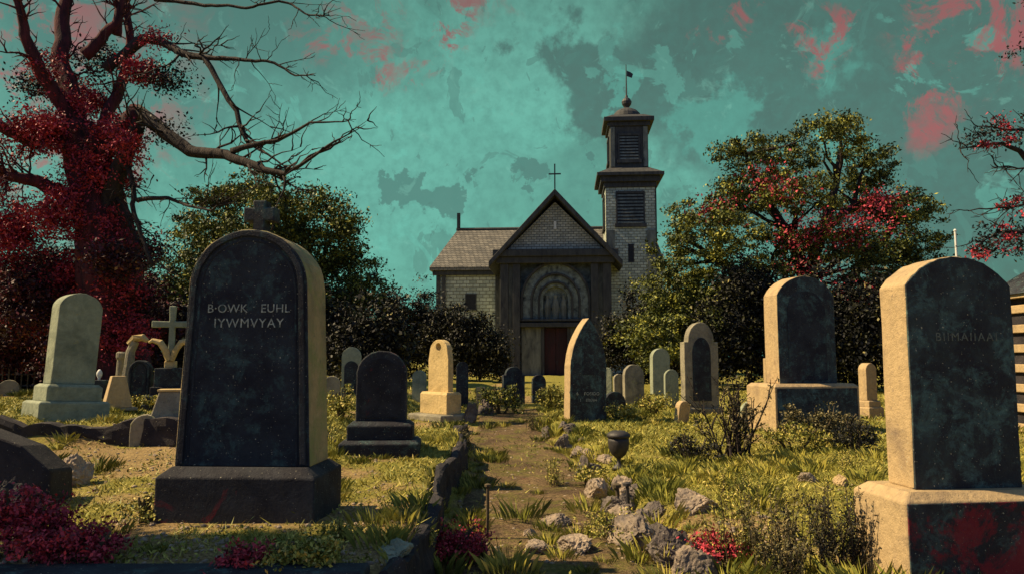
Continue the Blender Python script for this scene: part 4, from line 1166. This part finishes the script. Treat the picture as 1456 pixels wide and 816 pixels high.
mb.build('trunk', M['bark'], pt)
bl = [B(1420, 185, 40, 18, Y1), B(1385, 200, 36, 12, Y1 - .4), B(1450, 195, 40, 24, Y1), B(1440, 330, 40, 26, Y1), B(1405, 335, 30, 20, Y1 - .4), B(1470, 300, 50, 40, Y1), B(1440, 360, 34, 14, Y1), B(1400, 352, 40, 22, Y1 + .3), B(1450, 345, 40, 34, Y1 + .2), B(1520, 150, 60, 40, Y1), B(1500, 60, 60, 50, Y1 + .4), B(1560, 260, 60, 50, Y1), B(1490, 10, 40, 40, Y1)]
P, T = cloud(bl, 15, .11, 44, .3); leaf_mesh('crown', P - np.array(base), .065, M['leaf_dark'], pt, T)
bl = [B(1400, 205, 38, 10, Y1 - .5), B(1435, 180, 24, 18, Y1 - .4), B(1425, 330, 14, 34, Y1 - .5), B(1450, 290, 20, 30, Y1 - .4), B(1400, 355, 26, 14, Y1 - .3)]
P, T = cloud(bl, 22, .10, 50, .3); leaf_mesh('red_foliage', P - np.array(base), .065, M['leaf_red'], pt, T)

# dark bushes between the graves and the church
def bush(u, v, w, h, Y, m, label, size=.12, per=9, cl=.18, leaves=60, name='bush', group='bushes round the graves', red=False, shell=.5):
    p = at_depth(u, v, Y); p.z = gz(p.x, p.y); s = Y / F
    rt = empty(name, p, 0, label, 'bush', group)
    W, Hh = w * s, h * s
    bl = []
    n = max(4, int(W / .9))
    for k in range(n):
        x = (k + .5) / n - .5
        hh = Hh * (0.75 + .35 * random.random()) * (1 - .5 * abs(x) ** 1.5)
        bl.append((x * W, random.uniform(-.2, .3) * W * .3, hh * .5, W / n * .75, max(.3, W * .2), hh * .52))
    mb = MB()
    for k in range(7):
        b_ = random.choice(bl); e = Vector((b_[0], b_[1], b_[2] + b_[5] * .7))
        mb.tube(wander(Vector((b_[0] * .05, b_[1] * .05, -.1)), e, 6, .12), taper(.03, .008, 6), 5, .1)
    mb.build('stem', M['twig'], rt)
    P, T = cloud(bl, per, cl, leaves, shell); P = P[P[:, 2] > -.05] if True else P
    T = RNG.random(len(P))
    leaf_mesh('foliage', P, size, m, rt, T)
    return rt
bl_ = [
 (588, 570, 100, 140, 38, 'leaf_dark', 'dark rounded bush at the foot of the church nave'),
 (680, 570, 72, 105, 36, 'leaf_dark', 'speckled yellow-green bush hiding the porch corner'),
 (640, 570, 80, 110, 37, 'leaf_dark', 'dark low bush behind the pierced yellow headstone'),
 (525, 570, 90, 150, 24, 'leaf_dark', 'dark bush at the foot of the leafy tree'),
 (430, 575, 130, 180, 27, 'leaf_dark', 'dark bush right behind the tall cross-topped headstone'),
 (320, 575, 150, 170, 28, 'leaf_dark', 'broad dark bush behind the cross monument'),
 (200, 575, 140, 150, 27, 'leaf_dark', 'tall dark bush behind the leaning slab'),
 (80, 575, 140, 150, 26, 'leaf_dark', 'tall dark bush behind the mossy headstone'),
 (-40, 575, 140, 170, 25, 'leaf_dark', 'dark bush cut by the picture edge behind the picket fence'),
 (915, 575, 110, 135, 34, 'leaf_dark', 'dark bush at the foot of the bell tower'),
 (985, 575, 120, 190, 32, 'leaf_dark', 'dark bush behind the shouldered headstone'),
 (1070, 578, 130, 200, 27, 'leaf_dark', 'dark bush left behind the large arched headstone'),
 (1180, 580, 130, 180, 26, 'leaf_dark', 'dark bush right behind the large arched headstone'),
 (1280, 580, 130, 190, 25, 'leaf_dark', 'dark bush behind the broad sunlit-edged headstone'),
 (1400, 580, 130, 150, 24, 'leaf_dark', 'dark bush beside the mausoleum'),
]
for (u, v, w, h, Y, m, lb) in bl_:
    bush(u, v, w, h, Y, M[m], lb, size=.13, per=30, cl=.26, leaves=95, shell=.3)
# small green shrubs among the stones
def atb(u, v): p = at(u, v); return p.y
for (u, v, w, h, m, lb) in [
 (484, 592, 44, 52, 'leaf_grass', 'yellow-green shrub beside the tall cross-topped headstone'),
 (560, 640, 18, 16, 'leaf_grass', 'small weed at the foot of the squat dark headstone'),
 (785, 582, 36, 40, 'leaf_grass', 'bright little shrub between the round dark headstone and the pointed one'),
 (712, 588, 60, 46, 'leaf', 'low shrub in front of the dark shouldered headstone'),
 (928, 588, 46, 32, 'leaf_grass', 'leafy tuft between the small rounded headstones'),
 (880, 596, 50, 22, 'leaf_grass', 'low grassy shrub at the foot of the dark dome headstone'),
 (985, 655, 60, 42, 'leaf_dark', 'round dark low bush in the sunny grass'),
 (1175, 628, 110, 60, 'leaf_dry', 'sprawling bush with pale flower tips before the block base'),
 (1130, 640, 90, 46, 'leaf_grass', 'grassy bush at the corner of the block base'),
 (1215, 640, 60, 46, 'leaf_dark', 'dark bush beside the small bright headstone'),
 (200, 582, 90, 26, 'leaf_grass', 'row of low weeds under the tomb chest'),
 (207, 742, 40, 40, 'leaf_grass', 'feathery green weed beside the tall headstone base'),
 (840, 690, 44, 34, 'leaf_grass', 'green weed clump spilling over the path edge by the first speckled rock'),
 (870, 770, 62, 50, 'leaf_grass', 'green weed clump left of the big pale path-edge rock'),
 (1420, 600, 60, 110, 'leaf_red', 'red-leaved shrub before the mausoleum'),
]:
    Yb = atb(u, v)
    k = Yb / 16
    bush(u, v, w, h, Yb, M[m], lb, size=.055 * max(.45, k), per=130 / max(.3, k) ** 1.5, cl=.07 * max(.5, k), leaves=34, name='shrub', shell=.3)
# red-leaved bushes near the camera
for (u, v, w, h, Y, lb) in [(15, 800, 150, 105, 4.95, 'crimson-leaved bush at the bottom corner under the dark boulder'), (105, 800, 110, 60, 4.80, 'low crimson-leaved bush before the grave kerb'),
                            (350, 800, 60, 34, 4.70, 'small red-leaved plant sprouting behind the grave kerb'), (430, 800, 100, 52, 4.70, 'pale green flowering weed behind the grave kerb')]:
    bush(u, v, w, h, Y, M['leaf_red'] if 'red' in lb or 'crimson' in lb else M['leaf_grass'], lb, size=.03, per=900, cl=.035, leaves=26, group='plants behind the grave kerb', shell=.3)

for (u, v, w, h, lb) in [(628, 812, 120, 60, 'red-leaved creeper spreading on the path foot beside the thin terrace wall'), (1035, 822, 70, 46, 'red-leaved plant beside the tall pointed rock')]:
    Yb = at(u, 800).y
    bush(u, v, w, h, Yb, M['leaf_red'], lb, size=.03, per=800, cl=.04, leaves=22, group='red plants by the path', shell=.3)

# ------------------------------------------------------------------ stalky weeds and the dry shrub
def stalks(u, v, wpx, hpx, n, m, label, lean=.25, leafy=26, lsize=.035, name='weed', group='tall weeds by the path', r=.006, branch=0, pos=None, stemm='twig'):
    p = pos if pos is not None else at(u, v); s = p.y / F
    rt = empty(name, p - Vector((0, 0, .02)), 0, label, 'plant', group)
    mb = MB(); LP = []
    for k in range(n):
        b = Vector((random.gauss(0, .16) * wpx * s, random.gauss(0, .16) * wpx * s, 0))
        L = hpx * s * random.uniform(.35, 1.0)
        d = Vector((random.gauss(0, lean), random.gauss(0, lean), 1)).normalized()
        e = b + d * L
        w = wander(b, e, 6, .05); mb.tube(w, taper(r, r * .3, 6), 5, .1)
        W = [w]
        for q in range(branch):
            i = random.randint(2, 5)
            e2 = w[i] + (d + Vector((random.gauss(0, .6), random.gauss(0, .6), random.uniform(-.1, .4)))).normalized() * L * random.uniform(.2, .5)
            w2 = wander(w[i], e2, 5, .1); mb.tube(w2, taper(r * .55, r * .2, 5), 4, .1); W.append(w2)
        for ww in W:
            for q in range(leafy):
                t = random.uniform(.25, 1) * (len(ww) - 1.001); i = int(t)
                LP.append(ww[i].lerp(ww[i + 1], t - i) + Vector((random.gauss(0, 1), random.gauss(0, 1), random.gauss(0, .6))) * lsize * .55)
    mb.build('stem', M[stemm], rt)
    LP = np.array([tuple(q) for q in LP])
    leaf_mesh('foliage', LP, lsize, m, rt, up=.1, aspect=.4)
    return rt
stalks(1040, 650, 100, 130, 26, M['leaf_dry'], 'tall dry twiggy shrub before the shouldered headstone', .34, 12, .05, 'dry_shrub', r=.02, branch=4, stemm='bark')
for (u, v, w, h, n, m, lb) in [
 (1060, 800, 110, 120, 40, 'leaf_grass', 'feathery tall weed leaning in front of the flat slab rock'),
 (1110, 822, 110, 130, 46, 'leaf_dry', 'dark feathery weed at the bottom of the picture left of the spire-like one'),
 (1195, 815, 110, 130, 60, 'leaf_dark', 'dense dark spire-like weed beside the high red-stained base'),
 (1235, 800, 60, 100, 30, 'leaf', 'dark green weed against the sunlit side of the high base'),
 (1020, 815, 60, 60, 14, 'leaf_dry', 'short brown weed behind the tall pointed rock'),
 (1035, 700, 60, 40, 14, 'leaf_grass', 'thin sunlit weed below the dry shrub'),
 (1210, 672, 60, 40, 14, 'leaf_grass', 'thin grassy weed by the small bright stone'),
 (758, 612, 40, 34, 14, 'leaf_dry', 'pale dry weed leaning at the head of the path'),
 (790, 690, 40, 46, 16, 'leaf_grass', 'grassy weed on the path edge below the narrowing'),
 (480, 770, 60, 40, 18, 'leaf_grass', 'green weed on the terrace below the tall headstone base'),
 (600, 775, 46, 30, 14, 'leaf_grass', 'green weed at the corner of the terrace wall'),
 (392, 790, 40, 26, 12, 'leaf_grass', 'small weed on the grave kerb before the tall headstone'),
 (665, 640, 30, 40, 14, 'leaf_dry', 'dark dry weed on top of the terrace wall'),
]:
    stalks(u, v, w, h, n, M[m], lb, .27, 60, .026, 'weed')

# ------------------------------------------------------------------ grass and loose stones
def grass(n):
    y = 4.2 + (26 - 4.2) * RNG.random(n) ** 1.7
    x = (RNG.random(n) * 2 - 1) * (y * .72 + .4)
    gm = grass_mask(x, y)
    on = (x > left_edge(y) + .05) & (x < right_edge(y) - .1)
    keep = (RNG.random(n) < (gm ** 1.2) * np.where(on, .25, 1.0)) & ~((y < 4.75) & (x < -.8)) & ~((np.abs(x + 2.2) < .7) & (np.abs(y - 6.25) < .4))
    x = x[keep]; y = y[keep]; gm = gm[keep]
    z = ground_z(x, y) - .005
    k = len(x)
    h = (.014 + .04 * RNG.random(k) ** 2.5) * (1 + .05 * y); w = .003 + .0008 * y
    a = RNG.random(k) * 2 * PI
    lx = RNG.normal(size=k) * .9 * h; ly = RNG.normal(size=k) * .9 * h
    dx = np.cos(a) * w; dy = np.sin(a) * w
    v0 = np.stack([x - dx, y - dy, z], -1); v1 = np.stack([x + dx, y + dy, z], -1); v2 = np.stack([x + lx, y + ly, z + h], -1)
    co = np.stack([v0, v1, v2], 1).reshape(-1, 3)
    o = mesh_np('grass', co, np.arange(3 * k).reshape(k, 3), M['leaf_grass'], tint=np.clip(RNG.random(k) * .75 + .25 * fbm(x * .7, y * .7, 2), 0, 1))
    tag(o, kind='stuff')
grass(230000)

def ground_cover(n):
    y = 4.8 + 20 * RNG.random(n) ** 1.5
    x = (RNG.random(n) * 2 - 1) * (y * .72)
    on = (x > left_edge(y) - .05) & (x < right_edge(y) - .35) & (RNG.random(n) < .8)
    keep = (fbm(x * .9 + 11, y * .9 + 5, 3) > .47) & ~on & ~((np.abs(x + 2.2) < .9) & (np.abs(y - 6.2) < .6)) & ((x > 0) | (y > 7.5) | (RNG.random(n) < .4))
    x, y = x[keep], y[keep]; z = ground_z(x, y)
    m = 30; s = (.05 + .07 * RNG.random(len(x))) * (.7 + .03 * y)
    P = np.stack([x, y, z], -1)[:, None, :] + RNG.normal(size=(len(x), m, 3)) * np.stack([s, s, s * .55], -1)[:, None, :]
    P[..., 2] = np.abs(P[..., 2] - z[:, None]) + z[:, None]
    T = np.clip(RNG.random((len(x), 1)) * .5 + RNG.random((len(x), m)) * .5 - .1, 0, 1)
    o = leaf_mesh('ground_cover', P.reshape(-1, 3), .034, M['leaf_grass'], None, T.ravel(), aspect=.45)
    tag(o, kind='stuff')
ground_cover(1500)

def pebbles(n):
    y = 4.3 + 12 * RNG.random(n) ** 1.6
    x = (RNG.random(n) * 2 - 1) * (y * .7)
    z = ground_z(x, y)
    keep = (grass_mask(x, y) < .5) & ~((y < 4.75) & (x < -.8))
    x, y, z = x[keep], y[keep], z[keep]; k = len(x)
    bm = bmesh.new(); bmesh.ops.create_icosphere(bm, subdivisions=1, radius=1)
    bv = np.array([tuple(v.co) for v in bm.verts]); bf = np.array([[v.index for v in f.verts] for f in bm.faces]); bm.free()
    s = .007 + .02 * RNG.random(k) ** 3
    sc = s[:, None] * (.7 + .6 * RNG.random((k, 3))) * np.array([1.2, 1.2, .7])
    jit = 1 + .3 * (RNG.random((k, len(bv), 1)) - .5)
    co = (bv[None] * jit * sc[:, None, :] + np.stack([x, y, z + s * .15], -1)[:, None, :]).reshape(-1, 3)
    fq = (bf[None] + (np.arange(k) * len(bv))[:, None, None]).reshape(-1, 3)
    tag(mesh_np('gravel', co, fq, M['rock']), kind='stuff')
pebbles(9000)

def tufts(n):
    y = 4.9 + 15 * RNG.random(n) ** 1.5
    x = (RNG.random(n) * 2 - 1) * (y * .72)
    on = (x > left_edge(y) + .1) & (x < right_edge(y) - .3)
    edge = (np.abs(x - left_edge(y)) < .3) | (np.abs(x - right_edge(y)) < .4)
    keep = ((x > right_edge(y)) & (RNG.random(n) < .9) & (fbm(x * .8 + 21, y * .8 + 15, 3) > .45)) | edge | (on & (RNG.random(n) < .25)) | ((x < left_edge(y)) & (y > 8.5) & (RNG.random(n) < .35)) | ((x < left_edge(y)) & (RNG.random(n) < .06))
    keep &= ~((np.abs(x + 2.2) < .8) & (np.abs(y - 6.2) < .5)) & ~((np.abs(x - 3.2) < .7) & (np.abs(y - 5.5) < .5))
    x, y = x[keep], y[keep]; k = len(x); m = 90
    hh = (.06 + .15 * RNG.random(k) ** 2.5)[:, None]
    a = RNG.random((k, m)) * 2 * PI; rr = RNG.random((k, m)) * 1.2 * hh
    bx_ = x[:, None] + np.cos(a) * rr; by_ = y[:, None] + np.sin(a) * rr; bz = ground_z(bx_, by_) - .01
    h = hh * (.5 + .6 * RNG.random((k, m))); ln = (.25 + .6 * RNG.random((k, m))) * h
    w = .0005 + .0003 * y[:, None] + 0 * h
    ca, sa = np.cos(a), np.sin(a)
    v0 = np.stack([bx_ - sa * w, by_ + ca * w, bz], -1); v1 = np.stack([bx_ + sa * w, by_ - ca * w, bz], -1)
    v2 = np.stack([bx_ + ca * ln * .35 + sa * w * .7, by_ + sa * ln * .35 - ca * w * .7, bz + h * .62], -1); v3 = np.stack([bx_ + ca * ln, by_ + sa * ln, bz + h], -1)
    co = np.stack([v0, v1, v2, v3], 2).reshape(-1, 3)
    t = np.clip(RNG.random((k, 1)) * .6 + RNG.random((k, m)) * .45 - .08, 0, 1)
    tag(mesh_np('grass', co, np.arange(4 * k * m).reshape(-1, 4), M['leaf_grass'], tint=t.ravel()), kind='stuff')
tufts(1500)

# ------------------------------------------------------------------ light
SUN = Vector((-1.0, 0.05, 0)).normalized() * math.cos(R(46)) + Vector((0, 0, math.sin(R(46))))
sd = bpy.data.lights.new('sun', 'SUN'); sd.energy = 5.0; sd.angle = R(0.6); sd.color = (1.0, 0.77, 0.46)
so = bpy.data.objects.new('sun', sd); COL.objects.link(so)
so.rotation_euler = SUN.to_track_quat('Z', 'Y').to_euler(); so.location = (-20, 0, 25)

w = bpy.data.worlds.new('World'); SC.world = w; w.use_nodes = True
nt = w.node_tree; nt.nodes.clear()
out = nt.nodes.new('ShaderNodeOutputWorld'); bg = nt.nodes.new('ShaderNodeBackground'); bg.inputs['Strength'].default_value = 0.1
nt.links.new(bg.outputs[0], out.inputs[0])
sky = nt.nodes.new('ShaderNodeTexSky'); sky.sky_type = 'NISHITA'; sky.sun_disc = False
sky.sun_elevation = R(46); sky.sun_rotation = math.atan2(SUN.x, SUN.y)
sky.air_density = 1.0; sky.dust_density = 2.0; sky.ozone_density = 3.0
tc = nt.nodes.new('ShaderNodeTexCoord'); D = tc.outputs['Generated']
def vmath(op, a, b=None):
    n = nt.nodes.new('ShaderNodeVectorMath'); n.operation = op
    for i, x in enumerate((a, b)):
        if x is None: continue
        if hasattr(x, 'links'): nt.links.new(x, n.inputs[i])
        else: n.inputs[i].default_value = x
    return n
def fmath(op, a, b=None, c=None):
    n = nt.nodes.new('ShaderNodeMath'); n.operation = op
    for i, x in enumerate((a, b, c)):
        if x is None: continue
        if hasattr(x, 'links'): nt.links.new(x, n.inputs[i])
        else: n.inputs[i].default_value = x
    return n.outputs[0]
# warp the direction so that cloud edges are torn
wn = nt.nodes.new('ShaderNodeTexNoise'); wn.inputs['Scale'].default_value = 7; wn.inputs['Detail'].default_value = 9; wn.inputs['Roughness'].default_value = .62
nt.links.new(D, wn.inputs['Vector'])
wv = vmath('SUBTRACT', wn.outputs['Color'], (.5, .5, .5)).outputs[0]
sc_ = nt.nodes.new('ShaderNodeVectorMath'); sc_.operation = 'SCALE'; sc_.inputs['Scale'].default_value = .34; nt.links.new(wv, sc_.inputs[0])
DW = vmath('ADD', D, sc_.outputs[0]).outputs[0]
def near(u, v, rpx, soft=.25, warp=True):
    """1 near the sky direction of that point, 0 away from it, torn edge"""
    d = ray(u, v).normalized()
    dist = nt.nodes.new('ShaderNodeVectorMath'); dist.operation = 'DISTANCE'
    nt.links.new(DW if warp else D, dist.inputs[0]); dist.inputs[1].default_value = d
    r = rpx / F
    mr = nt.nodes.new('ShaderNodeMapRange'); mr.interpolation_type = 'SMOOTHSTEP'
    nt.links.new(dist.outputs['Value'], mr.inputs[0]); mr.inputs[1].default_value = r * (1 + soft); mr.inputs[2].default_value = r * (1 - soft); mr.inputs[3].default_value = 0; mr.inputs[4].default_value = 1
    return mr.outputs[0]
def mx(*a):
    r = a[0]
    for b in a[1:]: r = fmath('MAXIMUM', r, b)
    return r
def sk(c): return [c[0] * 6.9, c[1] * 6.9, c[2] * 6.5]
n1 = noise_t(nt, D, 3.2, 9, .62, .5)
col = ramp(nt, n1, [(.32, sk((.085, .20, .17))), (.5, sk((.105, .30, .245))), (.66, sk((.155, .42, .345)))])
# broad tonal regions
col = mixc(nt, fmath('MULTIPLY', mx(near(540, 260, 190, .6), near(430, 170, 120, .5), near(700, 110, 110, .5), near(980, 200, 90, .3)), .62), col, sk((.15, .46, .38)))
darkr = mx(near(1260, 150, 230, .35), near(1000, 90, 150, .3), near(860, 120, 70, .2), near(1420, 260, 200, .4))
col = mixc(nt, fmath('MULTIPLY', darkr, .88), col, sk((.068, .122, .106)))
col = mixc(nt, fmath('MULTIPLY', mx(near(1020, 190, 50, .2), near(1215, 185, 34, .25), near(886, 108, 24, .2), near(1180, 60, 40, .4)), .75), col, sk((.10, .33, .275)))
col = mixc(nt, fmath('MULTIPLY', mx(near(714, 250, 34, .08), near(660, 265, 26, .1), near(590, 250, 36, .08), near(620, 275, 40, .1), near(860, 245, 26, .1), near(160, 30, 160, .5), near(330, 40, 140, .5)), .75), col, sk((.072, .155, .135)))
# torn-edged small patches and scratches
n2 = noise_t(nt, D, 11, 8, .58, 1.2)
col = mixc(nt, ramp(nt, n2, [(.60, 0), (.615, .55)]), col, sk((.085, .20, .17)))
n2b = noise_t(nt, vmath('ADD', D, (4.1, 2.2, 7.7)).outputs[0], 9, 8, .6, 1.0)
col = mixc(nt, ramp(nt, n2b, [(.60, 0), (.62, .4)]), col, sk((.14, .46, .38)))
n2c = noise_t(nt, vmath('MULTIPLY', D, (1.0, 1.0, .55)).outputs[0], 30, 7, .62, 1.5)
col = mixc(nt, ramp(nt, n2c, [(.635, 0), (.65, .5)]), col, sk((.078, .17, .145)))
n2d = noise_t(nt, vmath('ADD', D, (1.1, 6.2, 2.7)).outputs[0], 22, 8, .65, .8)
col = mixc(nt, ramp(nt, n2d, [(.60, 0), (.66, .35)]), col, sk((.19, .46, .38)))
n3 = noise_t(nt, D, 70, 4, .6)
col = mixc(nt, ramp(nt, n3, [(.4, 0), (.75, .5)]), col, sk((.075, .20, .17)))
# red cloud tatters
n4 = noise_t(nt, D, 17, 9, .72, .6)
redm = mx(near(1425, 30, 80, .6), near(1370, 125, 50, .6), near(490, 35, 50, .6), near(640, 25, 70, .5), near(980, 30, 24, .4), near(1025, 40, 24, .4), near(1130, 45, 44, .4), near(1170, 8, 40, .5), near(1330, 90, 30, .5), near(60, 110, 150, .6), near(1395, 80, 60, .6))
redf = fmath('MULTIPLY', redm, ramp(nt, n4, [(.50, 0), (.58, .9)]))
col = mixc(nt, redf, col, sk((.36, .085, .09)))
# upper sky darker; unseen sky overhead and behind added as dim blue fill
sep = nt.nodes.new('ShaderNodeSeparateXYZ'); nt.links.new(D, sep.inputs[0])
def mrange(x, a, b, c, d):
    n = nt.nodes.new('ShaderNodeMapRange'); n.interpolation_type = 'SMOOTHSTEP'; nt.links.new(x, n.inputs[0])
    for i, q in enumerate((a, b, c, d)): n.inputs[i + 1].default_value = q
    return n.outputs[0]
dk = mx(mrange(sep.outputs['Y'], .35, -.25, 0, .9), mrange(sep.outputs['Z'], .5, .85, 0, .8))
col = mixc(nt, mrange(sep.outputs['Z'], .26, .52, 0, .5), col, sk((.05, .10, .088)))
unseen_fill = ramp(nt, noise_t(nt, D, 2.5, 7, .6, .5), [(.3, sk((.08, .10, .25))), (.7, sk((.15, .21, .43)))])
col = mixc(nt, dk, col, unseen_fill)
tint = mixc(nt, 1.0, sky.outputs[0], (.35, .95, .75), 'MULTIPLY')
col = mixc(nt, .06, col, tint)
nt.links.new(col, bg.inputs['Color'])

# ------------------------------------------------------------------ camera, colour
cd = bpy.data.cameras.new('camera'); cd.lens = LENS; cd.sensor_width = 36; cd.clip_end = 2000; cd.clip_start = .05
cam = bpy.data.objects.new('camera', cd); COL.objects.link(cam)
cam.location = (0, 0, CAM_Z); cam.rotation_euler = (PI / 2 + PITCH, 0, 0)
SC.camera = cam
vs = SC.view_settings; vs.view_transform = 'Standard'; vs.look = 'None'; vs.exposure = 0.8; vs.gamma = 1.0; vs.use_curve_mapping = False
SC.cycles.use_denoising = True
SC.cycles.max_bounces = 5
SC.cycles.sample_clamp_indirect = 4
